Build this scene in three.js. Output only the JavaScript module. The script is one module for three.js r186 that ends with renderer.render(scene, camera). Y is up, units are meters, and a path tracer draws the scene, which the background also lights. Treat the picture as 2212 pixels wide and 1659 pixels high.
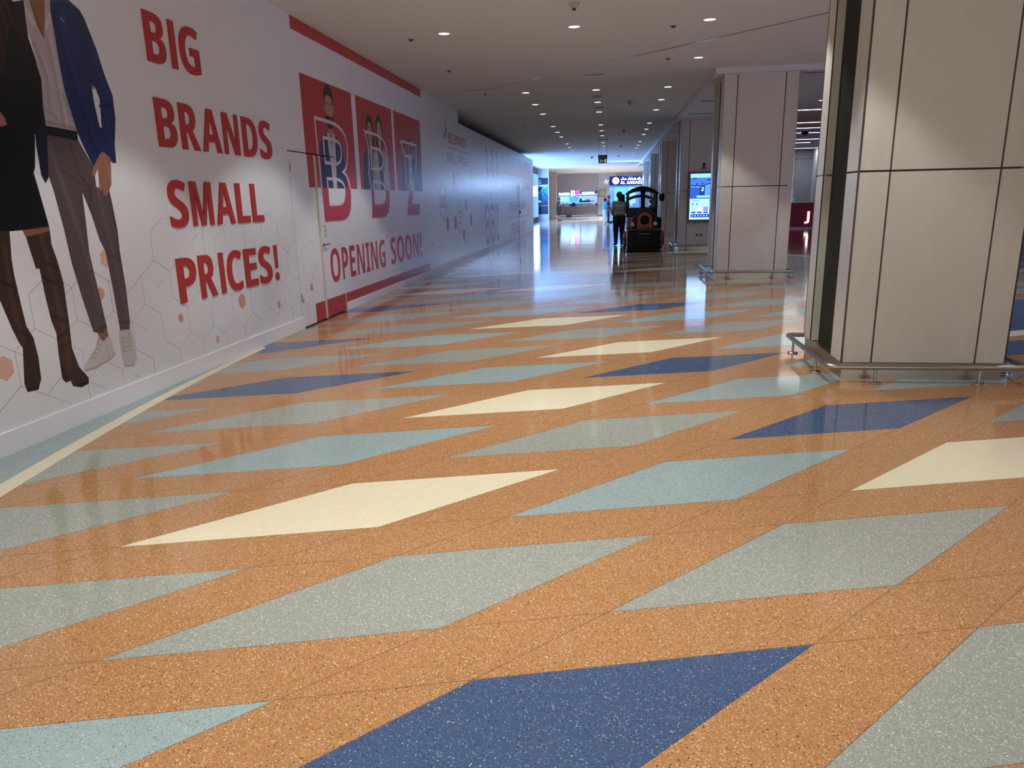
import * as THREE from 'three';
import { RoundedBoxGeometry } from 'three/addons/geometries/RoundedBoxGeometry.js';
import { mergeGeometries } from 'three/addons/utils/BufferGeometryUtils.js';
import { MarchingCubes } from 'three/addons/objects/MarchingCubes.js';
import { FontLoader } from 'three/addons/loaders/FontLoader.js';
import { TextGeometry } from 'three/addons/geometries/TextGeometry.js';
import { RectAreaLightUniformsLib } from 'three/addons/lights/RectAreaLightUniformsLib.js';

// ---------------------------------------------------------------- camera, exposure
const scene = new THREE.Scene();
scene.background = new THREE.Color(0x000000);
const camera = new THREE.PerspectiveCamera(55.978, 2212 / 1659, 0.05, 300);
camera.position.set(0, 1.55, 0);
camera.rotation.set(-0.24849, 0.137037, -0.021817, 'YXZ');
scene.add(camera);
const renderer = new THREE.WebGLRenderer({ antialias: true });
renderer.toneMapping = THREE.LinearToneMapping;
renderer.toneMappingExposure = 1.0;
renderer.shadowMap.enabled = true;
RectAreaLightUniformsLib.init();

const LAMP_CD = 10.5;                    // one downlight, candela
const WARM = new THREE.Color(1.0, 0.975, 0.94);
const FAR_WHITE = new THREE.Color(0.62, 0.73, 1.0);
const COOL = new THREE.Color(0.82, 0.9, 1.0);

// ---------------------------------------------------------------- helpers
let seed = 12345;
const rnd = () => { seed = (seed * 1664525 + 1013904223) >>> 0; return seed / 4294967296; };
const rr = (a, b) => a + (b - a) * rnd();
const taken = new Map();
function numbered(n) { const k = taken.get(n) ?? 0; taken.set(n, k + 1); return k ? n + '_' + String(k).padStart(3, '0') : n; }
function tag(o, label, category, group) { o.userData.label = label; o.userData.category = category; if (group) o.userData.group = group; return o; }
function structure(o, label) { o.userData.kind = 'structure'; if (label) o.userData.label = label; return o; }
function thing(name, label, category, [x, y, z] = [0, 0, 0], group) {
  const g = new THREE.Group(); g.name = numbered(name); g.position.set(x, y, z); scene.add(g); return tag(g, label, category, group);
}
function part(name, geo, mat, parent) {
  const m = new THREE.Mesh(Array.isArray(geo) ? (geo.length > 1 ? mergeGeometries(geo.map(flat)) : geo[0]) : geo, mat);
  m.name = name; m.castShadow = true; m.receiveShadow = true; (parent ?? scene).add(m); return m;
}
function solo(name, geo, mat, label, category, group) { return tag(part(numbered(name), geo, mat), label, category, group); }
const flat = (g) => { const n = g.index ? g.toNonIndexed() : g; for (const k of Object.keys(n.attributes)) if (!['position', 'normal', 'uv'].includes(k)) n.deleteAttribute(k); return n; };
const bx = (x0, x1, y0, y1, z0, z1) => new THREE.BoxGeometry(Math.abs(x1 - x0), Math.abs(y1 - y0), Math.abs(z1 - z0)).translate((x0 + x1) / 2, (y0 + y1) / 2, (z0 + z1) / 2);
const rbx = (x0, x1, y0, y1, z0, z1, r = 0.01, s = 2) => new RoundedBoxGeometry(Math.abs(x1 - x0), Math.abs(y1 - y0), Math.abs(z1 - z0), s, r).translate((x0 + x1) / 2, (y0 + y1) / 2, (z0 + z1) / 2);
const cyl = (r0, r1, h, x, y, z, n = 24) => new THREE.CylinderGeometry(r1, r0, h, n).translate(x, y + h / 2, z);     // stands on y
const cylZ = (r, z0, z1, x, y, n = 32) => new THREE.CylinderGeometry(r, r, Math.abs(z1 - z0), n).rotateX(Math.PI / 2).translate(x, y, (z0 + z1) / 2);
const cylX = (r, x0, x1, y, z, n = 32) => new THREE.CylinderGeometry(r, r, Math.abs(x1 - x0), n).rotateZ(Math.PI / 2).translate((x0 + x1) / 2, y, z);
function rod(a, b, r, n = 10) { const A = new THREE.Vector3(...a), B = new THREE.Vector3(...b), d = B.clone().sub(A), g = new THREE.CylinderGeometry(r, r, d.length(), n); g.applyQuaternion(new THREE.Quaternion().setFromUnitVectors(new THREE.Vector3(0, 1, 0), d.normalize())); return g.translate((A.x + B.x) / 2, (A.y + B.y) / 2, (A.z + B.z) / 2); }
const std = (c, rough = 0.6, metal = 0, extra = {}) => new THREE.MeshStandardMaterial({ color: c, roughness: rough, metalness: metal, ...extra });
const glow = (c, k, extra = {}) => new THREE.MeshStandardMaterial({ color: 0x222222, roughness: 0.5, emissive: c, emissiveIntensity: k, ...extra });
function canvas(w, h, draw) { const c = document.createElement('canvas'); c.width = w; c.height = h; const g = c.getContext('2d'); draw(g, w, h); const t = new THREE.CanvasTexture(c); t.colorSpace = THREE.SRGBColorSpace; t.magFilter = THREE.LinearFilter; return t; }
const uvWorld = (g, s) => { const p = g.attributes.position, u = new Float32Array(p.count * 2); for (let i = 0; i < p.count; i++) { u[2 * i] = p.getX(i) / s; u[2 * i + 1] = p.getZ(i) / s; } g.setAttribute('uv', new THREE.BufferAttribute(u, 2)); return g; };

// noise texture for fine relief and patches of tone
function noiseTexture(size, cells, lo, hi, seedN) {
  const d = new Uint8Array(size * size * 4); let s = seedN; const r = () => { s = (s * 1664525 + 1013904223) >>> 0; return s / 4294967296; };
  const layers = cells.map(([n, a]) => ({ n, a, v: Float32Array.from({ length: n * n }, r) }));
  const total = layers.reduce((t, l) => t + l.a, 0);
  for (let y = 0; y < size; y++) for (let x = 0; x < size; x++) {
    let v = 0;
    for (const { n, a, v: g } of layers) {
      const fx = x / size * n, fy = y / size * n, ix = Math.floor(fx), iy = Math.floor(fy); let tx = fx - ix, ty = fy - iy; tx = tx * tx * (3 - 2 * tx); ty = ty * ty * (3 - 2 * ty);
      const at = (i, j) => g[(j % n) * n + (i % n)];
      v += a * ((at(ix, iy) * (1 - tx) + at(ix + 1, iy) * tx) * (1 - ty) + (at(ix, iy + 1) * (1 - tx) + at(ix + 1, iy + 1) * tx) * ty);
    }
    const c = Math.round(lo + (hi - lo) * v / total), o = (y * size + x) * 4; d[o] = d[o + 1] = d[o + 2] = c; d[o + 3] = 255;
  }
  const t = new THREE.DataTexture(d, size, size); t.magFilter = THREE.LinearFilter; t.wrapS = t.wrapT = THREE.RepeatWrapping; t.needsUpdate = true; return t;
}

// ---------------------------------------------------------------- dimensions
const H = 3.80, WX = -3.90, END = -37.6, BACK = 9, RIGHT = 15, FAR = -69.2;

// ---------------------------------------------------------------- floor: terrazzo diamonds and bands between metal strips
const TILE = 1.6;                                                   // metres per texture repeat
function terrazzo(size, base, chips, perM2, s0) {
  return canvas(size, size, (g) => {
    seed = s0; const k = size / TILE;
    g.fillStyle = base; g.fillRect(0, 0, size, size);
    const total = chips.reduce((t, c) => t + c[0], 0), n = Math.round(perM2 * TILE * TILE);
    for (let i = 0; i < n; i++) {
      let p = rnd() * total, c = chips[0]; for (const q of chips) { if (p < q[0]) { c = q; break; } p -= q[0]; }
      const r = rr(c[2], c[3]) * k / 1000, x = rnd() * size, y = rnd() * size, a = rnd() * 6.283, e = rr(0.45, 1), m = 3 + Math.floor(rnd() * 4);
      g.fillStyle = c[1];
      const pts = []; for (let q = 0; q < m + 1; q++) { const t = a + q / (m + 1) * 6.283, w = r * rr(0.7, 1.15); pts.push([Math.cos(t) * w, Math.sin(t) * w * e]); }
      for (const ox of x < 8 ? [0, size] : x > size - 8 ? [0, -size] : [0]) for (const oy of y < 8 ? [0, size] : y > size - 8 ? [0, -size] : [0]) {
        g.beginPath(); pts.forEach(([u, v], q) => q ? g.lineTo(x + ox + u, y + oy + v) : g.moveTo(x + ox + u, y + oy + v)); g.closePath(); g.fill();
      }
    }
  });
}
const bumpWave = noiseTexture(512, [[5, 1], [11, 0.6], [23, 0.35], [47, 0.12]], 0, 255, 77);
bumpWave.repeat.set(0.33, 0.33);
function floorMaterial(map, rough = 0.09) {
  map.wrapS = map.wrapT = THREE.RepeatWrapping;
  return new THREE.MeshPhysicalMaterial({ map, roughness: rough, metalness: 0, ior: 1.42, bumpMap: bumpWave, bumpScale: 0.0026 });
}
const FLOOR = {
  orange: floorMaterial(terrazzo(2048, '#ad8056', [[30, '#d2a478', 1.4, 3.8], [26, '#93612f', 1.4, 3.8], [16, '#ecd0a2', 1.1, 3.4], [9, '#fbe9c9', 0.8, 2.9], [14, '#74461f', 1.0, 2.9], [8, '#2c180f', 0.9, 3.1], [14, '#d79f80', 1.1, 3.2], [12, '#ad8a4e', 1.2, 3.2]], 24000, 11)),
  grey: floorMaterial(terrazzo(1400, '#989c93', [[30, '#b0b4ab', 1.2, 3.4], [24, '#c8ccc2', 1.0, 3.4], [14, '#eef0e6', 0.9, 3.0], [24, '#82877f', 1.2, 3.4], [6, '#4c5048', 0.8, 2.2]], 24000, 22)),
  teal: floorMaterial(terrazzo(1400, '#97aaa9', [[30, '#a9bab8', 1.2, 3.5], [16, '#d0dad6', 0.9, 3.1], [24, '#839796', 1.2, 3.4], [9, '#566a76', 0.9, 2.9], [5, '#2f4258', 0.8, 2.5]], 24000, 33)),
  blue: floorMaterial(terrazzo(1400, '#44587a', [[22, '#566a8a', 1.2, 3.6], [22, '#344a74', 1.2, 3.8], [18, '#8493a6', 0.9, 2.8], [16, '#d3dbe0', 0.8, 2.7], [16, '#1d2438', 1.0, 3.0], [14, '#5a6474', 1.2, 3.4]], 24000, 44)),
  cream: floorMaterial(terrazzo(1400, '#e3dabb', [[30, '#ece5cc', 1.0, 3.4], [22, '#d9ceac', 1.0, 3.4], [7, '#9b9b8e', 0.7, 2.4], [4, '#75837f', 0.6, 2.0]], 22000, 55)),
  maroon: floorMaterial(terrazzo(512, '#7c3038', [[30, '#8b3b41', 2, 4], [22, '#6d262f', 2, 4], [6, '#b07a70', 1.5, 3]], 9000, 66)),
};
const floor = structure(new THREE.Group()); floor.name = 'floor'; scene.add(floor);
part('screed', bx(-12, RIGHT, -0.2, -0.0012, BACK, FAR - 4), std(0x847c70, 0.4, 0.3), floor);

const T0 = [-2.293, -2.849], VA = [1.286, -1.315], VB = [1.793, -0.489], RA = 0.6556, RB = 0.6533;
const COLOURS = { '-2,2': 'blue', '-2,3': 'grey', '-1,1': 'grey', '-1,2': 'grey', '0,-1': 'grey', '-1,0': 'grey', '-2,1': 'teal', '0,0': 'cream', '0,1': 'teal', '1,-2': 'grey', '0,2': 'cream', '1,-1': 'teal', '1,0': 'grey', '2,-3': 'grey', '1,1': 'blue', '2,-2': 'grey', '1,2': 'grey', '2,-1': 'cream', '3,-4': 'grey', '2,0': 'teal', '3,-3': 'blue', '2,1': 'teal', '3,-2': 'teal', '3,-1': 'blue', '4,-4': 'grey', '3,0': 'teal', '4,-3': 'grey', '5,-5': 'blue', '4,-2': 'cream', '5,-4': 'teal', '4,-1': 'teal', '5,-3': 'grey', '6,-5': 'grey', '5,-2': 'grey', '6,-4': 'cream', '7,-6': 'grey', '6,-3': 'teal', '7,-5': 'teal', '6,-2': 'teal', '8,-7': 'blue', '7,-4': 'blue', '8,-6': 'grey', '7,-3': 'teal', '8,-5': 'grey', '9,-8': 'grey', '9,-7': 'teal', '10,-8': 'cream', '8,-4': 'grey', '9,-6': 'teal', '3,1': 'blue', '4,0': 'teal' };
const hash = (i, j) => { let h = (i * 374761393 + j * 668265263) | 0; h = Math.imul(h ^ (h >>> 13), 1274126177); return ((h ^ (h >>> 16)) >>> 0) / 4294967296; };
const colourOf = (i, j) => COLOURS[i + ',' + j] ?? (hash(i, j) < 0.40 ? 'grey' : hash(i, j) < 0.74 ? 'teal' : hash(i, j) < 0.87 ? 'blue' : 'cream');
const JOINT = 0.0014;                                               // half width of a divider strip
function prism(pts, y0, y1) {                                       // pts: convex, as [x, z]
  const n = pts.length, cx = pts.reduce((s, p) => s + p[0], 0) / n, area = pts.reduce((s, p, i) => { const q = pts[(i + 1) % n]; return s + p[0] * q[1] - q[0] * p[1]; }, 0);
  const P = area < 0 ? pts : [...pts].reverse(), v = [], nn = [];    // counter-clockwise seen from above
  const tri = (a, b, c, m) => { v.push(...a, ...b, ...c); for (let k = 0; k < 3; k++) nn.push(...m); };
  for (let i = 1; i < n - 1; i++) tri([P[0][0], y1, P[0][1]], [P[i][0], y1, P[i][1]], [P[i + 1][0], y1, P[i + 1][1]], [0, 1, 0]);
  for (let i = 0; i < n; i++) { const a = P[i], b = P[(i + 1) % n], l = Math.hypot(b[0] - a[0], b[1] - a[1]) || 1, m = [-(b[1] - a[1]) / l, 0, (b[0] - a[0]) / l]; tri([a[0], y0, a[1]], [b[0], y0, b[1]], [b[0], y1, b[1]], m); tri([a[0], y0, a[1]], [b[0], y1, b[1]], [a[0], y1, a[1]], m); }
  const g = new THREE.BufferGeometry(); g.setAttribute('position', new THREE.Float32BufferAttribute(v, 3)); g.setAttribute('normal', new THREE.Float32BufferAttribute(nn, 3)); return uvWorld(g, TILE);
}
{
  const la = Math.hypot(...VA), lb = Math.hypot(...VB), pieces = [];
  const sin = Math.abs(VA[0] * VB[1] - VA[1] * VB[0]) / (la * lb), ja = JOINT / sin / la, jb = JOINT / sin / lb;
  const quad = (i, j, a0, a1, b0, b1) => [[a0 + ja, b0 + jb], [a1 - ja, b0 + jb], [a1 - ja, b1 - jb], [a0 + ja, b1 - jb]].map(([a, b]) => [T0[0] + (i + a) * VA[0] + (j + b) * VB[0], T0[1] + (i + a) * VA[1] + (j + b) * VB[1]]);
  const XR = 12.5, XL = -11;
  const clip = (pts) => {                                           // keep pieces inside the hall
    const cut = (ps, f) => { const o = []; ps.forEach((p, q) => { const r = ps[(q + 1) % ps.length], fp = f(p), fr = f(r); if (fp >= 0) o.push(p); if (fp * fr < 0) { const t = fp / (fp - fr); o.push([p[0] + (r[0] - p[0]) * t, p[1] + (r[1] - p[1]) * t]); } }); return o; };
    const left = pts.every((p) => p[1] < END - 1) ? XL : WX - 0.08;
    return cut(cut(cut(cut(pts, (p) => p[0] - left), (p) => XR - p[0]), (p) => p[1] - FAR + 0.2), (p) => BACK - 0.5 - p[1]);
  };
  for (let i = -40; i < 90; i++) for (let j = -90; j < 40; j++) {
    const cx = T0[0] + (i + 0.5) * VA[0] + (j + 0.5) * VB[0], cz = T0[1] + (i + 0.5) * VA[1] + (j + 0.5) * VB[1];
    if (cx < -14 || cx > 15 || cz > 8 || cz < FAR - 2) continue;
    const add = (name, colour, q) => { const p = clip(q); if (p.length < 3) return; const mz = p.reduce((s, t) => s + t[1], 0) / p.length, mx = p.reduce((s, t) => s + t[0], 0) / p.length; pieces.push({ name, colour, p, d: Math.hypot(mx * 1.0, mz), seen: mz < -1.0 && mz > -26 && mx < 3.8 - mz * 0.12 && mx > -3.95 && Math.abs(mx) < 1.2 + 0.85 * -mz }); };
    add('terrazzo_diamond', colourOf(i, j), quad(i, j, 0, RA, 0, RB));
    add('terrazzo_band', 'orange', quad(i, j, RA, 1, 0, RB));
    add('terrazzo_band', 'orange', quad(i, j, 0, RA, RB, 1));
    add('terrazzo_band', 'orange', quad(i, j, RA, 1, RB, 1));
  }
  pieces.sort((a, b) => a.d - b.d);
  const count = { terrazzo_diamond: 0, terrazzo_band: 0 }, rest = {};
  for (const q of pieces) {
    const g = prism(q.p, -0.0012, 0);
    if (q.seen && count[q.name] < 290) { count[q.name]++; part(q.name, g, FLOOR[q.colour], floor); } else (rest[q.colour] ??= []).push(g);
  }
  for (const [c, gs] of Object.entries(rest)) { const m = part('terrazzo_field', gs, FLOOR[c], floor); m.userData.kind = 'stuff'; }
}
// borders along the hoarding: a teal strip and a cream band that run out against the wall, and a grey wedge farther on
const strip = (a, b) => { const gs = []; for (let i = 0; i < a.length - 1; i++) gs.push(prism([a[i], a[i + 1], b[i + 1], b[i]], 0.0, 0.0012)); return gs; };
{
  const outer = [], inner = [], wall = [];
  for (let z = 3; z >= -7.95; z -= 0.365) { const t = (z + 7.95), o = WX + 0.019 * t * t; outer.push([Math.min(o, WX + 2.2), z]); inner.push([Math.min(o + 0.06 + 0.015 * t, WX + 2.5), z]); wall.push([WX - 0.05, z]); }
  part('border_strip', strip(wall, outer), FLOOR.teal, floor);
  part('border_band', strip(outer, inner), FLOOR.cream, floor);
  part('border_wedge', strip([[-3.95, -15.1], [-3.95, -17], [-3.95, -19], [-3.95, -21.6]], [[-3.52, -15.1], [-3.70, -17], [-3.82, -19], [-3.885, -21.6]]), FLOOR.grey, floor);
  // food court: maroon field with a cream edge, and the sweeping line right of the first column
  const P1 = [[3.9, -21.5], [5.2, -19.0], [7.5, -17.2], [12.4, -16.2]], P2 = [[3.9, -22.0], [5.3, -19.5], [7.6, -17.7], [12.4, -16.7]];
  part('border_band', strip(P1, P2), FLOOR.cream, floor);
  part('food_court_field', [...strip(P2, [[3.9, -40], [5.3, -40], [7.6, -40], [12.4, -40]])], FLOOR.maroon, floor);
  part('border_band', strip([[3.9, -8.2], [6, -9.2], [9, -9.6]], [[3.9, -8.45], [6, -9.45], [9, -9.85]]), FLOOR.cream, floor);
  part('border_band', strip([[3.9, -8.45], [6, -9.45], [9, -9.85]], [[3.9, -10.4], [6, -11.4], [9, -11.8]]), FLOOR.blue, floor);
}

// ---------------------------------------------------------------- ceiling, walls of the hall
const plaster = new THREE.MeshStandardMaterial({ color: 0xd8dbdb, roughness: 0.9 });
const ceiling = structure(new THREE.Group()); ceiling.name = 'ceiling'; scene.add(ceiling);
{
  // two fields of plasterboard that meet at an oblique metal movement joint
  const A = [-3.0, -15.85], B = [-2.55, -15.83], C = [2.72, -10.60], D = [RIGHT, 1.6], q = 0.012;
  const near = [[-12, BACK], [RIGHT, BACK], D, C, B, A, [-12, -15.9]], far = [[-12, -15.9 - q], [A[0], A[1] - q], [B[0], B[1] - q], [C[0], C[1] - q], [D[0], D[1] - q], [RIGHT, FAR - 4], [-12, FAR - 4]];
  const slab = (pts) => { const s = new THREE.Shape(pts.map(([x, z]) => new THREE.Vector2(x, -z))); return new THREE.ExtrudeGeometry(s, { depth: 0.15, bevelEnabled: false }).rotateX(-Math.PI / 2).translate(0, H, 0); };
  part('ceiling_board', slab(near), plaster, ceiling);
  part('ceiling_board', slab(far), plaster, ceiling);
  part('roof_deck', bx(-12, RIGHT, H + 0.15, H + 0.35, BACK, FAR - 4), std(0x555555, 0.9), ceiling);
  const jm = std(0x9a958e, 0.22, 0.9), seg = (p, r) => { const dx = r[0] - p[0], dz = r[1] - p[1], l = Math.hypot(dx, dz); return new THREE.BoxGeometry(l, 0.02, 0.022).rotateY(-Math.atan2(dz, dx)).translate((p[0] + r[0]) / 2, H + 0.004, (p[1] + r[1]) / 2 - q / 2); };
  part('movement_joint', [seg(A, B), seg(B, C), seg(C, D)], jm, ceiling);
}
// bulkhead that carries the tops of the columns
const bulkhead = structure(part('trim_1', bx(1.86, 4.60, 3.70, H - 0.001, -14.42, -63), plaster), 'shallow plaster bulkhead running over the row of columns');
[-18.3, -21.0, -26.4, -29.1, -34.5, -42.5].forEach((z, i) => solo('air_slot', bx(2.05, 2.75, 3.692, 3.7, z, z - 0.05), std(0x4b4845, 0.8), ['first', 'second', 'third', 'fourth', 'fifth', 'sixth'][i] + ' narrow dark air slot from the camera under the column bulkhead', 'vent', 'air slots in the bulkhead'));
structure(part('wall_back', bx(-12, RIGHT, 0, H, BACK, BACK + 0.3), std(0xbdb8b0, 0.8)));
structure(part('wall_right', bx(RIGHT, RIGHT + 0.3, 0, H, BACK, FAR - 4), std(0xb5b2b0, 0.8)));
structure(part('wall_left_outer', bx(-12.3, -12, 0, H, BACK, FAR - 4), std(0x55565a, 0.8)));
// ---------------------------------------------------------------- hoarding on the left: printed vinyl on flat panels
// print() gives a canvas in wall metres: s runs along the wall away from the camera, y up
function print(w, h, s0, s1, height, draw) {
  return canvas(w, h, (g) => {
    g.fillStyle = '#e3e7ea'; g.fillRect(0, 0, w, h);
    g.setTransform(w / (s1 - s0), 0, 0, -h / height, -s0 * w / (s1 - s0), h);
    draw(g);
  });
}
const poly = (g, a, fill) => { g.beginPath(); for (let i = 0; i < a.length; i += 2) i ? g.lineTo(a[i], a[i + 1]) : g.moveTo(a[i], a[i + 1]); g.closePath(); if (fill) { g.fillStyle = fill; g.fill(); } };
function smooth(g, a, fill) {                                       // closed curve through the mid points
  const n = a.length / 2, P = (i) => [a[2 * ((i + n) % n)], a[2 * ((i + n) % n) + 1]]; g.beginPath();
  for (let i = 0; i < n; i++) { const p = P(i), q = P(i + 1), m = [(p[0] + q[0]) / 2, (p[1] + q[1]) / 2]; if (!i) { const o = P(-1); g.moveTo((o[0] + p[0]) / 2, (o[1] + p[1]) / 2); } g.quadraticCurveTo(p[0], p[1], m[0], m[1]); }
  g.closePath(); g.fillStyle = fill; g.fill();
}
function line(g, a, w, c) { g.beginPath(); for (let i = 0; i < a.length; i += 2) i ? g.lineTo(a[i], a[i + 1]) : g.moveTo(a[i], a[i + 1]); g.lineWidth = w; g.strokeStyle = c; g.lineJoin = 'round'; g.lineCap = 'round'; g.stroke(); }
function fitText(g, text, s0, s1, y0, y1, fill, font = 'bold 100px sans-serif') {   // text fitted into a box on the wall
  g.save(); g.font = font; g.textAlign = 'left'; g.textBaseline = 'alphabetic'; const m = g.measureText(text), l = m.actualBoundingBoxLeft, r = m.actualBoundingBoxRight, up = m.actualBoundingBoxAscent, dn = m.actualBoundingBoxDescent;
  g.translate(s0, y0); g.scale((s1 - s0) / (l + r), -(y1 - y0) / (up + dn)); g.fillStyle = fill; g.fillText(text, l, -dn); g.restore();
}
const hexPath = (s, y, r, sx = 1) => { const a = []; for (let k = 0; k < 6; k++) { const t = Math.PI / 6 + k * Math.PI / 3; a.push(s + Math.cos(t) * r * sx, y + Math.sin(t) * r); } return a; };
const RED = '#b2302f', RED2 = '#bd3537';
function honeycomb(g, s0, s1, top) {                                // thin broken honeycomb lines, low on the wall
  seed = 4242; const r = 0.235, dx = r * Math.sqrt(3);
  for (let row = 0; row < 5; row++) for (let k = -1; k < (s1 - s0) / dx + 1; k++) {
    const s = s0 + k * dx + (row % 2) * dx / 2, y = 0.18 + row * r * 1.5;
    if (y > top(s)) continue;
    const h = hexPath(s, y, r);
    for (let e = 0; e < 6; e++) if (rnd() < 0.62 - row * 0.04) line(g, [h[2 * e], h[2 * e + 1], h[(2 * e + 2) % 12], h[(2 * e + 3) % 12]], 0.004, rnd() < 0.5 ? '#b1aeaf' : '#a29fa1');
    for (let e = 0; e < 3; e++) if (rnd() < 0.45) { const q = rnd() < 0.5 ? 1 : 0.55; line(g, [s, y, s + (h[4 * e + 0] - s) * q, y + (h[4 * e + 1] - y) * q], 0.0035, '#adaaab'); }
  }
}
const COUPLE = {
  jacketL: [4.707, 2.872, 4.834, 2.916, 4.827, 2.827, 4.818, 2.678, 4.854, 2.549, 4.849, 2.256, 4.839, 2.067, 4.785, 1.776, 4.746, 1.734, 4.720, 1.790, 4.722, 1.995, 4.791, 2.463],
  jacketR: [5.084, 2.976, 5.274, 3.022, 5.375, 2.982, 5.414, 2.934, 5.499, 2.744, 5.551, 2.565, 5.614, 2.416, 5.606, 2.237, 5.551, 2.052, 5.536, 1.906, 5.493, 1.904, 5.400, 1.985, 5.363, 1.969, 5.263, 1.864, 5.183, 2.018, 5.140, 2.124, 5.085, 2.381, 5.075, 2.587, 5.074, 2.774, 5.070, 2.897],
  gap: [5.379, 2.483, 5.427, 2.440, 5.452, 2.378, 5.427, 2.158, 5.404, 2.165, 5.384, 2.318],
  shirt: [4.838, 2.917, 4.826, 2.739, 4.858, 2.565, 4.860, 2.320, 4.839, 2.122, 5.137, 2.111, 5.085, 2.381, 5.083, 2.667, 5.078, 2.883, 5.084, 2.976],
  neck: [4.886, 2.929, 5.032, 2.964, 5.000, 2.820, 4.964, 2.699, 4.916, 2.787],
  belt: [4.829, 2.124, 5.147, 2.112, 5.139, 2.045, 4.821, 2.065],
  trousers: [4.817, 2.068, 5.143, 2.052, 5.267, 1.859, 5.260, 1.718, 5.402, 1.702, 5.414, 1.574, 5.428, 1.388, 5.417, 1.218, 5.424, 0.929, 5.409, 0.636, 5.347, 0.607, 5.274, 0.639, 5.266, 0.948, 5.248, 1.230, 5.202, 1.325, 5.155, 1.523, 5.095, 1.681, 5.087, 1.507, 5.068, 1.243, 5.081, 1.098, 5.108, 0.874, 5.129, 0.645, 5.075, 0.617, 4.973, 0.645, 4.916, 0.900, 4.868, 1.170, 4.846, 1.429, 4.812, 1.678, 4.787, 1.784],
  hand: [5.363, 1.969, 5.400, 1.985, 5.478, 1.939, 5.439, 1.739, 5.363, 1.656, 5.324, 1.665, 5.338, 1.701, 5.288, 1.688, 5.308, 1.852, 5.260, 1.797, 5.230, 1.805, 5.271, 1.876],
  ankle1: [5.010, 0.633, 5.129, 0.636, 5.132, 0.540, 5.046, 0.556],
  ankle2: [5.279, 0.648, 5.401, 0.628, 5.387, 0.570, 5.269, 0.592],
  shoe1: [5.011, 0.601, 5.060, 0.554, 5.140, 0.596, 5.156, 0.545, 5.179, 0.433, 5.137, 0.403, 4.933, 0.363, 4.815, 0.366, 4.805, 0.402, 4.891, 0.466, 4.971, 0.524],
  shoe2: [5.266, 0.606, 5.405, 0.593, 5.424, 0.473, 5.428, 0.330, 5.378, 0.280, 5.261, 0.306, 5.250, 0.388, 5.245, 0.528],
  dress: [4.511, 2.839, 4.731, 2.892, 4.776, 2.743, 4.840, 2.577, 4.873, 2.430, 4.841, 2.193, 4.818, 2.143, 4.726, 2.057, 4.675, 1.836, 4.654, 1.804, 4.668, 1.725, 4.710, 1.442, 4.460, 1.428, 4.281, 1.423, 4.170, 1.425],
  hair: [4.572, 2.867, 4.669, 2.877, 4.730, 2.806, 4.811, 2.721, 4.802, 2.578, 4.784, 2.589, 4.743, 2.692, 4.688, 2.753, 4.639, 2.657, 4.585, 2.489, 4.537, 2.409, 4.463, 2.412],
  wskin: [4.408, 2.183, 4.462, 2.175, 4.491, 2.139, 4.501, 2.098, 4.438, 2.078, 4.383, 2.080],
  thigh: [4.464, 1.431, 4.710, 1.444, 4.710, 1.406, 4.485, 1.379],
  boot1: [4.486, 1.382, 4.709, 1.411, 4.703, 1.318, 4.732, 1.199, 4.753, 1.043, 4.739, 0.731, 4.726, 0.574, 4.764, 0.421, 4.842, 0.319, 4.832, 0.275, 4.753, 0.267, 4.672, 0.297, 4.658, 0.341, 4.609, 0.340, 4.582, 0.374, 4.588, 0.549, 4.602, 0.703, 4.577, 0.793, 4.562, 0.965, 4.555, 1.164, 4.523, 1.167],
  boot2: [4.205, 1.420, 4.358, 1.424, 4.332, 1.248, 4.329, 1.138, 4.338, 0.962, 4.350, 0.798, 4.391, 0.708, 4.402, 0.572, 4.392, 0.421, 4.350, 0.354, 4.256, 0.362, 4.243, 0.424, 4.286, 0.662, 4.264, 0.699, 4.229, 0.803, 4.198, 0.919, 4.168, 1.032],
  collarL: [4.846, 2.883, 4.916, 2.787, 4.873, 2.760, 4.841, 2.827],
  collarR: [4.998, 2.812, 5.078, 2.914, 5.084, 2.861, 4.990, 2.750],
};
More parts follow.
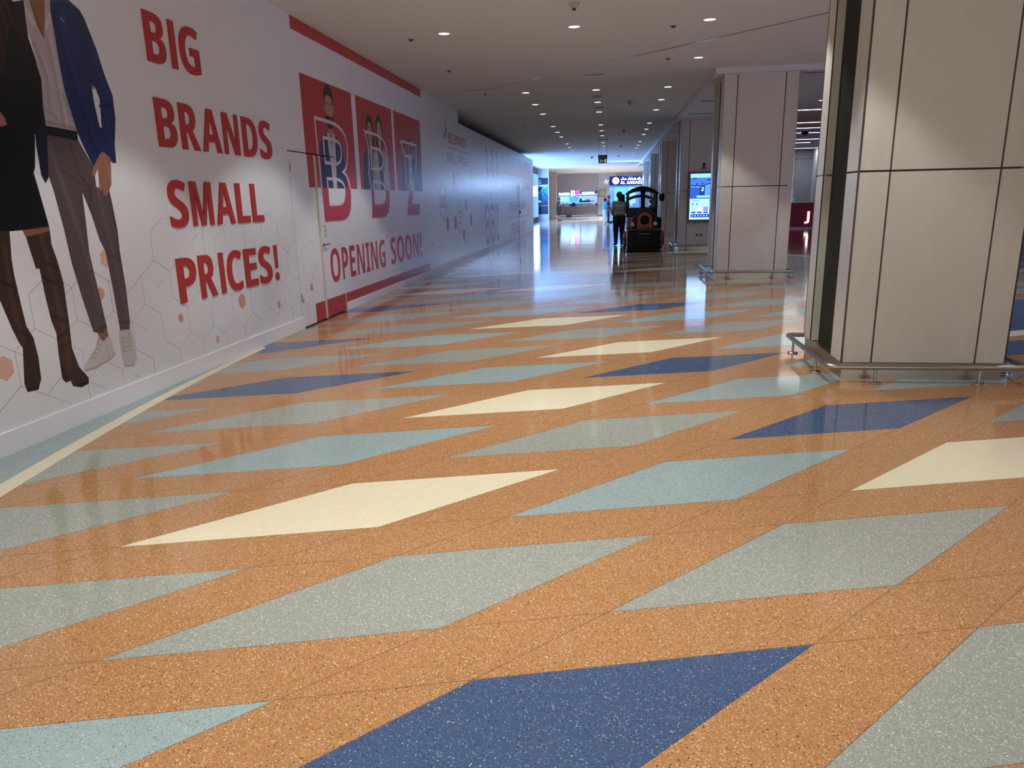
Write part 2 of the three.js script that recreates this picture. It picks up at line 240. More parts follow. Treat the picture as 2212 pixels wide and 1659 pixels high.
// --- panel with the life-size couple
const printCouple = print(2048, 1368, 3.06, 8.75, H, (g) => {
  honeycomb(g, 3.4, 8.75, (s) => s < 5.7 ? 1.0 : s < 6.1 ? 1.25 : 1.35);
  for (const [s, y, r, c] of [[5.12, 0.92, 0.05, '#d8a492'], [4.11, 0.56, 0.085, '#d9b09a'], [5.24, 1.18, 0.075, '#e0b8a2'], [7.27, 0.57, 0.085, '#d09a86'], [6.12, 0.57, 0.045, '#d29d84'], [8.13, 0.41, 0.05, '#c99a92'], [6.70, 0.26, 0.042, '#d9b096']]) poly(g, hexPath(s, y, r, 0.95), c);
  const C = COUPLE;
  // folds of the photographed clothes: soft strokes kept inside an outline
  const folds = (outline, list) => { g.save(); poly(g, outline); g.clip(); for (const [a, c, w] of list) for (let q = 3; q > 0; q--) { g.globalAlpha = 0.30; line(g, a, w * q, c); } g.restore(); };
  // woman: dress, boots
  poly(g, C.thigh, '#8a5c48');
  poly(g, C.boot2, '#37281f'); poly(g, C.boot1, '#3f2d25');
  folds(C.boot1, [[[4.62, 1.40, 4.66, 1.05, 4.68, 0.75, 4.67, 0.45], '#5a4334', 0.018], [[4.52, 1.12, 4.68, 1.05], '#241913', 0.010], [[4.60, 1.20, 4.74, 1.15], '#241913', 0.008], [[4.56, 0.84, 4.74, 0.76], '#241913', 0.010], [[4.60, 0.66, 4.73, 0.71], '#241913', 0.010], [[4.60, 0.58, 4.72, 0.62], '#241913', 0.008], [[4.60, 0.45, 4.64, 0.30], '#1d1410', 0.012], [[4.70, 0.285, 4.83, 0.285], '#1b1310', 0.010]]);
  folds(C.boot2, [[[4.30, 1.35, 4.27, 1.0, 4.30, 0.7], '#4f3c2e', 0.016], [[4.20, 1.12, 4.34, 1.05], '#1f1511', 0.010], [[4.24, 0.80, 4.38, 0.72], '#1f1511', 0.010], [[4.26, 0.66, 4.40, 0.70], '#1f1511', 0.008], [[4.25, 0.38, 4.37, 0.36], '#1b1310', 0.010]]);
  // man: trousers, belt, shirt, jacket
  poly(g, C.ankle1, '#8f6350'); poly(g, C.ankle2, '#5d443c');
  poly(g, C.trousers, '#57494b');
  folds(C.trousers, [[[4.84, 2.0, 4.92, 1.70, 5.02, 1.30, 5.08, 0.80], '#6a5a5d', 0.020], [[5.20, 1.72, 5.12, 1.45, 5.16, 1.0], '#3e3235', 0.014], [[5.05, 2.02, 5.10, 1.80, 5.19, 1.70], '#3e3235', 0.010], [[5.19, 1.70, 5.02, 1.78, 4.90, 1.84], '#463a3d', 0.008], [[5.19, 1.70, 5.05, 1.66], '#463a3d', 0.008], [[5.26, 1.84, 5.30, 1.50, 5.36, 1.10, 5.38, 0.70], '#68585b', 0.020], [[5.40, 1.65, 5.44, 1.2, 5.44, 0.9], '#3e3235', 0.012], [[5.24, 1.22, 5.42, 1.16], '#3e3235', 0.008], [[5.05, 1.10, 5.24, 1.02], '#3e3235', 0.008], [[5.04, 0.66, 5.14, 0.67], '#3a2f31', 0.010], [[5.30, 0.66, 5.42, 0.65], '#3a2f31', 0.010]]);
  poly(g, C.shirt, '#b6abb1');
  folds(C.shirt, [[[4.99, 2.74, 5.01, 2.45, 5.02, 2.13], '#93878f', 0.006], [[5.03, 2.74, 5.05, 2.45, 5.06, 2.13], '#cdc5c9', 0.012], [[4.86, 2.66, 4.93, 2.45, 4.91, 2.25], '#988c94', 0.012], [[4.92, 2.62, 4.97, 2.40], '#c7bfc4', 0.010], [[4.85, 2.24, 4.98, 2.17], '#948890', 0.008], [[4.84, 2.15, 5.13, 2.13], '#8f838b', 0.010], [[5.06, 2.35, 5.12, 2.18], '#988c94', 0.010]]);
  poly(g, C.neck, '#8f6252'); folds(C.neck, [[[4.965, 2.70, 4.93, 2.80, 4.89, 2.92], '#6d483d', 0.010]]);
  poly(g, C.collarL, '#c9c1c6'); poly(g, C.collarR, '#c9c1c6');
  for (const y of [2.60, 2.45, 2.30]) { g.beginPath(); g.arc(5.035, y, 0.006, 0, 7); g.fillStyle = '#8d828a'; g.fill(); }
  poly(g, C.belt, '#171416'); folds(C.belt, [[[4.84, 2.095, 5.14, 2.08], '#332d2f', 0.004]]);
  poly(g, C.jacketL, '#161a2e'); poly(g, C.jacketR, '#1b2c5c'); poly(g, C.gap, '#e3e7ea');
  folds(C.jacketR, [[[5.09, 2.92, 5.13, 2.70, 5.19, 2.40, 5.28, 2.05], '#101c40', 0.012], [[5.20, 2.95, 5.18, 2.65, 5.25, 2.40], '#243a76', 0.020], [[5.38, 2.95, 5.38, 2.65, 5.39, 2.45], '#111d42', 0.012], [[5.45, 2.80, 5.50, 2.55, 5.56, 2.40], '#263d7a', 0.016], [[5.44, 2.42, 5.56, 2.36], '#111d42', 0.008], [[5.44, 2.32, 5.58, 2.35], '#111d42', 0.008], [[5.44, 2.22, 5.56, 2.20], '#15234d', 0.008], [[5.52, 2.30, 5.51, 2.0], '#243a76', 0.014], [[5.30, 2.30, 5.34, 2.05], '#243a76', 0.014], [[5.26, 2.16, 5.33, 1.96], '#111d42', 0.010]]);
  line(g, [5.16, 2.88, 5.19, 2.86], 0.007, '#c8ccd6');
  poly(g, C.hand, '#9b6b58'); folds(C.hand, [[[5.315, 1.86, 5.335, 1.70], '#744b3d', 0.004], [[5.355, 1.86, 5.36, 1.68], '#744b3d', 0.004], [[5.395, 1.86, 5.40, 1.70], '#744b3d', 0.004], [[5.40, 1.96, 5.44, 1.80], '#b07d68', 0.008]]);
  poly(g, C.dress, '#0d0c10'); poly(g, C.hair, '#2c1c17'); folds(C.hair, [0, 1, 2, 3, 4].map((k) => [[4.58 + k * 0.03, 2.86, 4.62 + k * 0.03, 2.72, 4.60 + k * 0.04, 2.55], k % 2 ? '#4a3024' : '#1a0f0c', 0.006]));
  poly(g, C.wskin, '#a9745f');
  poly(g, C.shoe1, '#cdc8c5'); poly(g, C.shoe2, '#c9c4c1');
  folds(C.shoe1, [[[4.805, 0.385, 4.935, 0.375, 5.135, 0.41, 5.18, 0.44], '#9a938f', 0.006], [[5.02, 0.58, 4.97, 0.52, 4.88, 0.455], '#aaa39f', 0.008], [[5.08, 0.55, 5.10, 0.42], '#b3aca9', 0.006], ...[0, 1, 2, 3].map((k) => [[4.91 + k * 0.032, 0.46 + k * 0.028, 4.955 + k * 0.028, 0.45 + k * 0.024], '#a29b98', 0.004])]);
  folds(C.shoe2, [[[5.26, 0.318, 5.32, 0.300, 5.38, 0.296], '#9a938f', 0.006], [[5.28, 0.56, 5.29, 0.42], '#aaa39f', 0.006], [[5.37, 0.56, 5.375, 0.42], '#aaa39f', 0.006], ...[0, 1, 2, 3].map((k) => [[5.29, 0.43 + k * 0.035, 5.365, 0.425 + k * 0.035], '#a29b98', 0.004])]);
});
// --- panel with the three posters and outlined letters
const letterB = (g, s, k = 1, flare = 0) => {                       // outer contour then two counters, from the top left corner s
  const W = (u) => s + u * k;
  g.beginPath(); g.moveTo(W(0), 2.67); g.lineTo(W(0.55), 2.665); g.bezierCurveTo(W(0.98), 2.655, W(1.19), 2.55, W(1.17), 2.33); g.bezierCurveTo(W(1.15), 2.16, W(1.08), 2.06, W(0.93), 2.01);
  g.bezierCurveTo(W(1.13), 1.95, W(1.22), 1.82, W(1.16), 1.58); g.bezierCurveTo(W(1.11), 1.36, W(0.94), 1.32, W(0.60), 1.32); g.lineTo(W(0.06), 1.325);
  if (flare) { g.quadraticCurveTo(W(0.15), 1.45, W(0.14), 1.70); g.quadraticCurveTo(W(0.13), 1.90, W(0.05), 2.0); g.quadraticCurveTo(W(0.13), 2.15, W(0.12), 2.40); g.quadraticCurveTo(W(0.10), 2.58, W(0), 2.67); }
  g.closePath();
  g.moveTo(W(0.25), 2.44); g.lineTo(W(0.58), 2.44); g.bezierCurveTo(W(0.85), 2.44, W(0.93), 2.38, W(0.91), 2.27); g.bezierCurveTo(W(0.88), 2.14, W(0.78), 2.11, W(0.55), 2.11); g.lineTo(W(0.24), 2.11); g.closePath();
  g.moveTo(W(0.26), 1.90); g.lineTo(W(0.58), 1.90); g.bezierCurveTo(W(0.87), 1.90, W(0.98), 1.82, W(0.95), 1.70); g.bezierCurveTo(W(0.92), 1.56, W(0.80), 1.53, W(0.55), 1.53); g.lineTo(W(0.27), 1.53); g.closePath();
};
const letterZ = (g) => { poly(g, [13.78, 2.67, 14.93, 2.67, 14.86, 2.42, 14.38, 1.53, 14.95, 1.52, 14.92, 1.31, 13.99, 1.32, 14.08, 1.53, 14.50, 2.43, 14.00, 2.42]); };
function figure(g, s, top, k, o) {                                  // a standing half figure for the small posters
  const h = o.head ?? 1, B = (h - 1) * 0.5;
  g.save(); g.translate(s, top); g.scale(k, k);                    // x to the right, y negative downwards from the crown
  const Q = (a, c) => poly(g, a, c), E = (x, y, a, b, c) => { g.beginPath(); g.ellipse(x, y, a, b, 0, 0, 7); g.fillStyle = c; g.fill(); };
  g.save(); g.translate(0, -B);
  if (o.long) Q([-0.19, -0.12, 0.19, -0.12, 0.25, -0.80, 0.13, -0.95, -0.13, -0.95, -0.25, -0.80], o.hair);
  Q([-0.43, -0.70, -0.17, -0.55, 0.17, -0.55, 0.43, -0.70, 0.52, -1.40, 0.44, -2.2, -0.44, -2.2, -0.52, -1.40], o.coat);
  Q([-0.15, -0.54, 0.15, -0.54, 0.13, -0.95, 0.07, -1.6, -0.07, -1.6, -0.13, -0.95], o.shirt);
  Q([-0.15, -0.54, -0.24, -0.66, -0.20, -0.95, -0.06, -1.35, -0.12, -0.9], o.coat2); Q([0.15, -0.54, 0.24, -0.66, 0.20, -0.95, 0.06, -1.35, 0.12, -0.9], o.coat2);
  Q([-0.08, -0.40, 0.08, -0.40, 0.08, -0.60, 0, -0.74, -0.08, -0.60], o.skin);
  Q([-0.43, -0.70, -0.53, -1.40, -0.15, -1.55, -0.02, -1.42, -0.34, -1.28, -0.27, -0.80], o.coat2); E(0.0, -1.46, 0.10, 0.08, o.skin);
  g.restore();
  g.scale(h, h);
  E(-0.145, -0.26, 0.02, 0.045, o.skin); E(0.145, -0.26, 0.02, 0.045, o.skin);
  E(0, -0.14, 0.145, 0.14, o.hair); E(0, -0.27, 0.135, 0.19, o.skin); Q([-0.14, -0.30, -0.148, -0.12, -0.06, -0.03, 0.06, -0.03, 0.148, -0.12, 0.14, -0.30, 0.115, -0.16, 0.05, -0.12, -0.06, -0.115, -0.115, -0.16], o.hair);
  if (o.beard) { Q([-0.136, -0.28, -0.10, -0.34, -0.05, -0.345, 0.05, -0.345, 0.10, -0.34, 0.136, -0.28, 0.12, -0.42, 0.05, -0.485, -0.05, -0.485, -0.12, -0.42], o.hair); E(0, -0.385, 0.035, 0.013, '#8a4f45'); }
  else E(0, -0.385, 0.042, 0.016, '#9a4a48');
  if (o.long) { Q([-0.10, -0.02, 0.10, -0.02, 0.17, -0.16, 0.18, -0.62, 0.12, -0.45, 0.125, -0.20, 0.0, -0.08, -0.125, -0.20, -0.12, -0.45, -0.18, -0.62, -0.17, -0.16], o.hair); }
  for (const x of [-0.055, 0.055]) { E(x, -0.245, 0.024, 0.011, '#e6dcd6'); E(x, -0.245, 0.011, 0.011, '#20140f'); line(g, [x - 0.03, -0.208, x + 0.028, -0.208], 0.012, '#241814'); }
  line(g, [0.004, -0.24, -0.016, -0.315, 0.008, -0.32], 0.010, '#8a5a46');
  g.restore();
}
const printPosters = print(2048, 1112, 8.75, 15.75, H, (g) => {
  for (const s of [9.32, 11.385, 13.40]) { g.fillStyle = RED; g.fillRect(s, 1.775, 1.88, 1.395); }
  g.save(); g.beginPath(); g.rect(8, 1.775, 8, 1.395); g.clip();
  figure(g, 10.26, 3.155, 1.0, { head: 1.2, hair: '#1d1512', skin: '#b98268', coat: '#1c2b52', coat2: '#182548', shirt: '#c9c3cb', beard: 1 });
  figure(g, 12.00, 2.95, 0.95, { hair: '#241915', skin: '#b98468', coat: '#39304a', coat2: '#2f2840', shirt: '#5a4f66', long: 1 });
  figure(g, 12.50, 3.0, 0.95, { hair: '#1f1512', skin: '#c49478', coat: '#b9b0a8', coat2: '#a79e97', shirt: '#1b2340', long: 1 });
  for (const [s, t, k, o] of [[14.02, 2.64, 0.52, { hair: '#221814', skin: '#b6836b', coat: '#2b3150', coat2: '#232945', shirt: '#a49a9c', long: 1 }], [14.33, 2.76, 0.55, { hair: '#1c1412', skin: '#b6836b', coat: '#7a4a46', coat2: '#693c3a', shirt: '#c8bfc0', long: 1 }], [14.58, 2.80, 0.55, { hair: '#1f1613', skin: '#bd8b72', coat: '#c3bcc0', coat2: '#ada6ab', shirt: '#2a3658', beard: 1 }], [14.86, 2.74, 0.52, { hair: '#1c1412', skin: '#b47f68', coat: '#24335e', coat2: '#1d2a50', shirt: '#8c94ab', long: 1 }]]) figure(g, s, t, k, o);
  line(g, [15.02, 2.45, 15.12, 2.75, 15.14, 2.98], 0.07, '#24335e'); line(g, [15.14, 2.96, 15.15, 3.05], 0.06, '#b47f68');
  g.restore();
  g.lineJoin = 'miter';
  g.save(); g.beginPath(); g.rect(8, 1.2, 8, 0.575); g.clip(); g.fillStyle = RED2; letterB(g, 9.71); g.fill('evenodd'); letterB(g, 11.75, 0.96, 1); g.fill('evenodd'); letterZ(g); g.fill(); g.restore();
  g.lineWidth = 0.045; g.strokeStyle = '#d6d2d6'; letterB(g, 9.71); g.stroke(); letterB(g, 11.75, 0.96, 1); g.stroke(); letterZ(g); g.stroke();
  // below the posters the outline is the white of the wall, so the red fill is drawn again over it
  g.save(); g.beginPath(); g.rect(8, 1.2, 8, 0.575); g.clip(); g.fillStyle = RED2; letterB(g, 9.71); g.fill('evenodd'); letterB(g, 11.75, 0.96, 1); g.fill('evenodd'); letterZ(g); g.fill(); g.lineWidth = 0.045; g.strokeStyle = '#e3e7ea'; g.restore();
  fitText(g, 'OPENING', 9.83, 12.42, 0.47, 0.95, RED2); fitText(g, 'SOON!', 12.75, 14.95, 0.47, 0.96, RED2);
  g.fillStyle = RED; g.fillRect(9.17, 3.645, 6.3, 0.155); g.fillRect(9.195, 0, 1.135, 0.268); g.fillRect(10.3, 0.125, 5.28, 0.138);
  honeycomb(g, 8.75, 9.15, () => 1.1);
  poly(g, hexPath(9.11, 0.50, 0.06, 0.9), '#cf9a8c'); poly(g, hexPath(8.82, 0.36, 0.035, 0.9), '#c99a92');
});
// --- panel with the bee, slogans and hexagons
const printHive = print(1536, 860, 15.75, 22.5, H, (g) => {
  const ink = RED, dark = '#2d3a52';
  fitText(g, 'BIG BRANDS', 17.98, 20.2, 2.94, 3.18, ink); line(g, [17.9, 2.825, 20.5, 2.825], 0.014, '#2d3a52'); fitText(g, 'SMALL PRICES!', 17.77, 20.46, 2.475, 2.705, ink);
  for (let k = 0; k < 4; k++) line(g, [17.50 + k * 0.05, 3.00 + k * 0.06, 17.62 + k * 0.06, 3.06 + k * 0.06], 0.05, '#2d3a52'); line(g, [17.45, 2.98, 17.42, 3.15, 17.58, 3.32, 17.80, 3.28, 17.86, 3.14, 17.72, 3.0], 0.02, '#2d3a52'); line(g, [17.68, 3.33, 17.70, 3.48, 17.84, 3.50], 0.014, '#2d3a52'); line(g, [17.78, 3.30, 17.90, 3.44], 0.014, '#2d3a52');
  poly(g, hexPath(15.93, 0.66, 0.06, 0.9), '#cf9a8c');
  const ring = (s, y, r, w, c) => line(g, [...hexPath(s, y, r, 0.86), ...hexPath(s, y, r, 0.86).slice(0, 2)], w, c);
  for (const [s, y] of [[17.11, 1.55], [19.01, 1.165], [21.0, 2.07]]) ring(s, y, 0.44, 0.03, dark);
  for (const [s, y] of [[18.42, 2.08], [17.54, 1.03], [18.44, 1.045], [19.91, 1.465], [20.55, 1.05], [19.49, 0.665]]) poly(g, hexPath(s, y, 0.205, 0.86), RED2);
  for (const [s, y] of [[18.86, 2.07], [18.66, 1.70], [17.78, 1.43], [18.0, 1.03], [18.60, 0.55], [19.60, 1.06], [20.02, 1.93], [20.34, 1.46], [20.70, 1.46], [20.98, 1.05], [19.92, 0.66]]) ring(s, y, 0.205, 0.012, '#2d3a52');
  fitText(g, 'CHASE', 16.86, 17.38, 1.58, 1.70, ink); fitText(g, 'DEALS', 16.86, 17.38, 1.42, 1.54, ink);
  fitText(g, 'CATCH', 18.78, 19.26, 1.24, 1.34, ink); fitText(g, 'THE', 18.85, 19.2, 1.11, 1.20, ink); fitText(g, 'BUZZ', 18.80, 19.24, 0.98, 1.07, ink);
  for (let k = 0; k < 5; k++) { line(g, [20.78 + k * 0.1, 2.10, 20.78 + k * 0.1, 2.20], 0.03, ink); line(g, [20.80 + k * 0.1, 1.92, 20.80 + k * 0.1, 2.02], 0.03, ink); }
});
// --- far panel
const printFar = print(2048, 474, 22.5, -END, 3.5, (g) => {
  const ink = RED, s0 = 22.95;
  for (const [s, k] of [[s0, 1], [s0 + 1.08, 1]]) { g.save(); g.translate(s, 0.19); g.scale(0.82 * k, 1.28 / 1.35); g.translate(-0, -1.32); g.fillStyle = ink; letterB(g, 0); g.fill('evenodd'); g.restore(); }
  g.save(); g.translate(s0 + 2.15, 0.19); g.scale(0.72, 1.28 / 1.36); g.translate(-13.9, -1.31); g.fillStyle = ink; letterZ(g); g.fill(); g.restore();
  // the word again in flowing script: three tall hooked strokes over three dots
  for (const s of [23.05, 24.05, 25.15]) { g.beginPath(); g.moveTo(s + 0.35, 3.15); g.bezierCurveTo(s + 0.75, 2.95, s + 0.55, 2.72, s + 0.40, 2.62); g.bezierCurveTo(s + 0.80, 2.45, s + 0.70, 2.20, s + 0.05, 2.06); g.lineWidth = 0.24; g.strokeStyle = ink; g.lineCap = 'butt'; g.stroke(); g.fillStyle = ink; g.fillRect(s + 0.05, 1.70, 0.24, 0.13); }
  fitText(g, 'BIG BRANDS SMALL PRICES!', 26.9, 36.4, 2.84, 3.26, RED); line(g, [26.95, 2.56, 36.4, 2.54], 0.02, '#2d3a52');
  seed = 99; for (let s = 27.2; s < 36.2; s += 0.34) if (rnd() < 0.85) { g.fillStyle = RED; g.fillRect(s, 2.02, 0.09, 0.3); if (rnd() < 0.6) g.fillRect(s, 2.27, 0.22, 0.05); if (rnd() < 0.5) g.fillRect(s + 0.15, 2.02, 0.08, 0.3); }
  fitText(g, 'PERFUME - FASHION', 28.5, 34.2, 1.18, 1.52, RED); line(g, [27.9, 0.89, 35.5, 0.86], 0.02, '#2d3a52'); fitText(g, 'OPENING SOON!', 29.0, 34.1, 0.20, 0.68, ink);
  line(g, [35.6, 1.12, 35.75, 1.02, 35.65, 0.85, 35.8, 0.7], 0.06, '#2d3a52');
});
const vinyl = (map) => new THREE.MeshStandardMaterial({ map, color: 0xffffff, roughness: 0.28 });
const VINYL = { couple: vinyl(printCouple), posters: vinyl(printPosters), hive: vinyl(printHive), far: vinyl(printFar), plain: new THREE.MeshStandardMaterial({ color: 0xe3e7ea, roughness: 0.28 }) };
// box of hoarding from s0 to s1 with the print laid on by wall metres
function hoard(name, s0, s1, y0, y1, x0, x1, mat, p0, p1, ph, parent) {
  const g = bx(x0, x1, y0, y1, -s0, -s1), p = g.attributes.position, uv = g.attributes.uv;
  for (let i = 0; i < p.count; i++) uv.setXY(i, (-p.getZ(i) - p0) / (p1 - p0), p.getY(i) / ph);
  return part(name, g, mat, parent);
}
const hoarding = structure(new THREE.Group(), 'white printed hoarding along the left side of the hall'); hoarding.name = 'wall_left'; scene.add(hoarding);
hoard('hoarding_panel', -BACK, 3.06, 0, H, WX - 0.1, WX, VINYL.plain, 0, 1, H, hoarding);
hoard('hoarding_panel', 3.06, 8.75, 0, H, WX - 0.1, WX, VINYL.couple, 3.06, 8.75, H, hoarding);
hoard('hoarding_panel', 8.75, 15.75, 2.205, H, WX - 0.1, WX, VINYL.posters, 8.75, 15.75, H, hoarding);
hoard('hoarding_panel', 10.335, 15.75, 0, 2.205, WX - 0.1, WX, VINYL.posters, 8.75, 15.75, H, hoarding);
hoard('hoarding_panel', 15.75, 19.25, 0, H, WX - 0.1, WX, VINYL.hive, 15.75, 22.5, H, hoarding);
hoard('hoarding_panel', 19.25, 22.5, 0, 3.5, WX - 0.1, WX, VINYL.hive, 15.75, 22.5, H, hoarding);
hoard('hoarding_panel', 22.5, -END, 0, 3.5, WX - 0.1, WX, VINYL.far, 22.5, -END, 3.5, hoarding);
part('hoarding_return', bx(WX - 2.2, WX, 0, 3.5, END, END - 0.08), VINYL.plain, hoarding);
part('void_back', bx(WX - 0.9, WX - 0.8, 0, H, -19.2, END), std(0x3a3a3d, 0.9), hoarding);
part('conduit', rod([WX - 0.35, 3.66, -19.3], [WX - 0.35, 3.66, END + 0.3], 0.035), std(0x8a8a8c, 0.4, 0.6), hoarding);
part('conduit', rod([WX - 0.2, 3.56, -19.3], [WX - 0.2, 3.56, END + 0.3], 0.02), std(0x6c6c70, 0.5, 0.5), hoarding);
// raised red letters of the slogan
const font = await new FontLoader().loadAsync('fonts/droid/droid_sans_bold.typeface.json');
const redLetter = std(0xb3312f, 0.5);
function letter(ch, s0, s1, y0, y1, parent, mat = redLetter, depth = 0.012) {
  const g = ch === 'I' ? new THREE.BoxGeometry(1, 1, 1) : new TextGeometry(ch, { font, size: 1, depth: 1, curveSegments: 8, bevelEnabled: false }); g.computeBoundingBox(); const b = g.boundingBox;
  g.translate(-b.min.x, -b.min.y, -b.min.z); g.scale((s1 - s0) / (b.max.x - b.min.x), (y1 - y0) / (b.max.y - b.min.y), depth / (b.max.z - b.min.z));
  g.rotateY(Math.PI / 2); g.translate(WX + 0.0005, y0, -s0);
  const m = part('letter', g, mat, parent); return m;
}
for (const [word, y0, y1, spans] of [
  ['BIG', 2.762, 3.165, [[6.14, 6.42], [6.50, 6.585], [6.65, 6.97]]],
  ['BRANDS', 2.072, 2.476, [[6.14, 6.43], [6.50, 6.80], [6.85, 7.20], [7.26, 7.575], [7.665, 7.985], [8.05, 8.33]]],
  ['SMALL', 1.380, 1.788, [[6.16, 6.45], [6.52, 6.89], [6.95, 7.31], [7.37, 7.64], [7.70, 7.96]]],
  ['PRICES!', 0.698, 1.104, [[6.15, 6.45], [6.51, 6.80], [6.885, 6.965], [7.03, 7.335], [7.40, 7.67], [7.73, 8.03], [8.115, 8.20]]],
]) [...word].forEach((c, i) => letter(c, spans[i][0], spans[i][1], y0 - ('SGC'.includes(c) ? 0.006 : 0), y1 + ('SGC'.includes(c) ? 0.006 : 0), hoarding));
// double door in the hoarding
const whiteTrim = std(0xe2e1e3, 0.35), steel = std(0xa8a6a3, 0.28, 0.95), darkGap = std(0x0d0d0e, 0.9);
{
  const d1 = hoard('door_1', 8.755, 9.528, 0.022, 2.19, WX - 0.045, WX + 0.006, VINYL.posters, 8.75, 15.75, H); structure(d1, 'left leaf of the printed double door in the hoarding');
  const d2 = hoard('door_2', 9.552, 10.328, 0.022, 2.19, WX - 0.045, WX + 0.006, VINYL.posters, 8.75, 15.75, H); structure(d2, 'right leaf of the printed double door in the hoarding with a steel lever');
  part('edge_strip', rbx(WX, WX + 0.03, 0.02, 2.185, -9.522, -9.548, 0.004), std(0xcfcabb, 0.4), d1);
  for (const y of [0.35, 1.95]) part('hinge', bx(WX + 0.006, WX + 0.016, y, y + 0.1, -8.765, -8.78), steel, d1);
  part('lever', [cylX(0.022, WX + 0.006, WX + 0.03, 1.02, -9.62), rod([WX + 0.045, 1.02, -9.60], [WX + 0.045, 1.02, -9.76], 0.011), rod([WX + 0.02, 1.02, -9.62], [WX + 0.045, 1.02, -9.62], 0.009)], steel, d2);
  part('pull', [rod([WX + 0.03, 1.12, -9.70], [WX + 0.03, 1.27, -9.70], 0.006), rod([WX, 1.12, -9.70], [WX + 0.03, 1.12, -9.70], 0.006), rod([WX, 1.27, -9.70], [WX + 0.03, 1.27, -9.70], 0.006)], steel, d2);
  part('corner_guard', bx(WX, WX + 0.018, 0.02, 0.27, -10.318, -10.334), std(0xc9b79c, 0.5), d2);
  part('door_void', bx(WX - 0.12, WX - 0.06, 0, 2.205, -8.75, -10.335), darkGap, hoarding);
  const d3 = hoard('door_3', 31.05, 32.6, 0.02, 2.18, WX - 0.02, WX + 0.008, VINYL.far, 22.5, -END, 3.5); structure(d3, 'far double door in the printed hoarding');
  part('gap', bx(WX + 0.007, WX + 0.0105, 0.02, 2.18, -31.60, -31.70), darkGap, d3);
  part('handle', [bx(WX + 0.01, WX + 0.05, 1.0, 1.12, -31.8, -31.9)], std(0x1c1c1e, 0.4), d3);
}
const board = (name, a, b, h, t) => structure(part(name, rbx(WX, WX + t, 0, h, -a, -b, 0.004), std(0xededf0, 0.38)), 'white skirting board at the foot of the hoarding');
board('baseboard_left', -BACK + 0.1, 8.78, 0.158, 0.018); board('baseboard_left_001', 10.34, 22.6, 0.125, 0.014); board('baseboard_left_002', 22.7, 31.0, 0.12, 0.012); board('baseboard_left_003', 32.65, -END, 0.12, 0.012);
// ---------------------------------------------------------------- columns clad in stone-coloured panels
const claddingTone = noiseTexture(256, [[4, 1], [9, 0.8], [40, 0.5], [110, 0.5]], 226, 255, 5); claddingTone.repeat.set(0.8, 0.8);
const cladding = new THREE.MeshStandardMaterial({ color: 0xd6d2c7, roughness: 0.38, map: claddingTone });
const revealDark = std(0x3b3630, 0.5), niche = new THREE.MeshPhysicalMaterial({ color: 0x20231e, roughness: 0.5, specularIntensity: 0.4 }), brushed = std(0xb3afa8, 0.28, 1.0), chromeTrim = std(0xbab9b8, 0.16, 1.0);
const FULL = H - 0.001;
function column(z, top, label, opts = {}) {
  const x0 = opts.x0 ?? 1.97, x1 = opts.x1 ?? 3.27, d = 1.24, cx = (x0 + x1) / 2, t = thing('column', label, 'column', [cx, 0, z], 'clad columns in a row along the hall'), a = x0 - cx, b = x1 - cx, J = 1.717, g = 0.0075, y0 = 0.148, c = 0.012;
  part('core', bx(a + 0.085, b - 0.085, y0, top, -0.02, -d + 0.02), revealDark, t);
  part('plinth', bx(a + 0.012, b - 0.012, 0, 0.145, -0.012, -d + 0.012), brushed, t);
  const vs = [a, a + 0.245, b - 0.235, b];
  for (const [ya, yb] of [[y0, J - g], [J + g, top]]) {
    for (let i = 0; i < 3; i++) for (const [za, zb] of [[0, -0.025], [-d + 0.025, -d]]) part('panel', rbx(vs[i] + (i ? g : 0), vs[i + 1] - (i < 2 ? g : 0), ya, yb, za, zb, 0.003, 1), cladding, t);
    for (const [s, e] of [[a, 1], [b, -1]]) {
      part('side_panel', rbx(s, s + e * 0.085, ya, yb, -0.028, -0.31, 0.003, 1), cladding, t);
      part('side_panel', rbx(s, s + e * 0.085, ya, yb, -1.0, -d + 0.028, 0.003, 1), cladding, t);
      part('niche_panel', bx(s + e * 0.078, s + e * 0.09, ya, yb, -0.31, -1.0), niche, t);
    }
  }
  const bronze = opts.shiny ? chromeTrim : std(0x4d4740, 0.35, 0.7);
  for (const [s, e] of [[a, 1], [b, -1]]) {
    part('corner_trim', [bx(s - e * 0.002, s + e * 0.011, y0, top, -0.012, 0.002), bx(s - e * 0.002, s + e * 0.011, y0, top, -d - 0.002, -d + 0.012)], bronze, t);
    part('niche_trim', [bx(s - e * 0.0015, s + e * 0.008, y0, top, -0.303, -0.311), bx(s - e * 0.0015, s + e * 0.008, y0, top, -0.999, -1.007)], bronze, t);
  }
  return t;
}
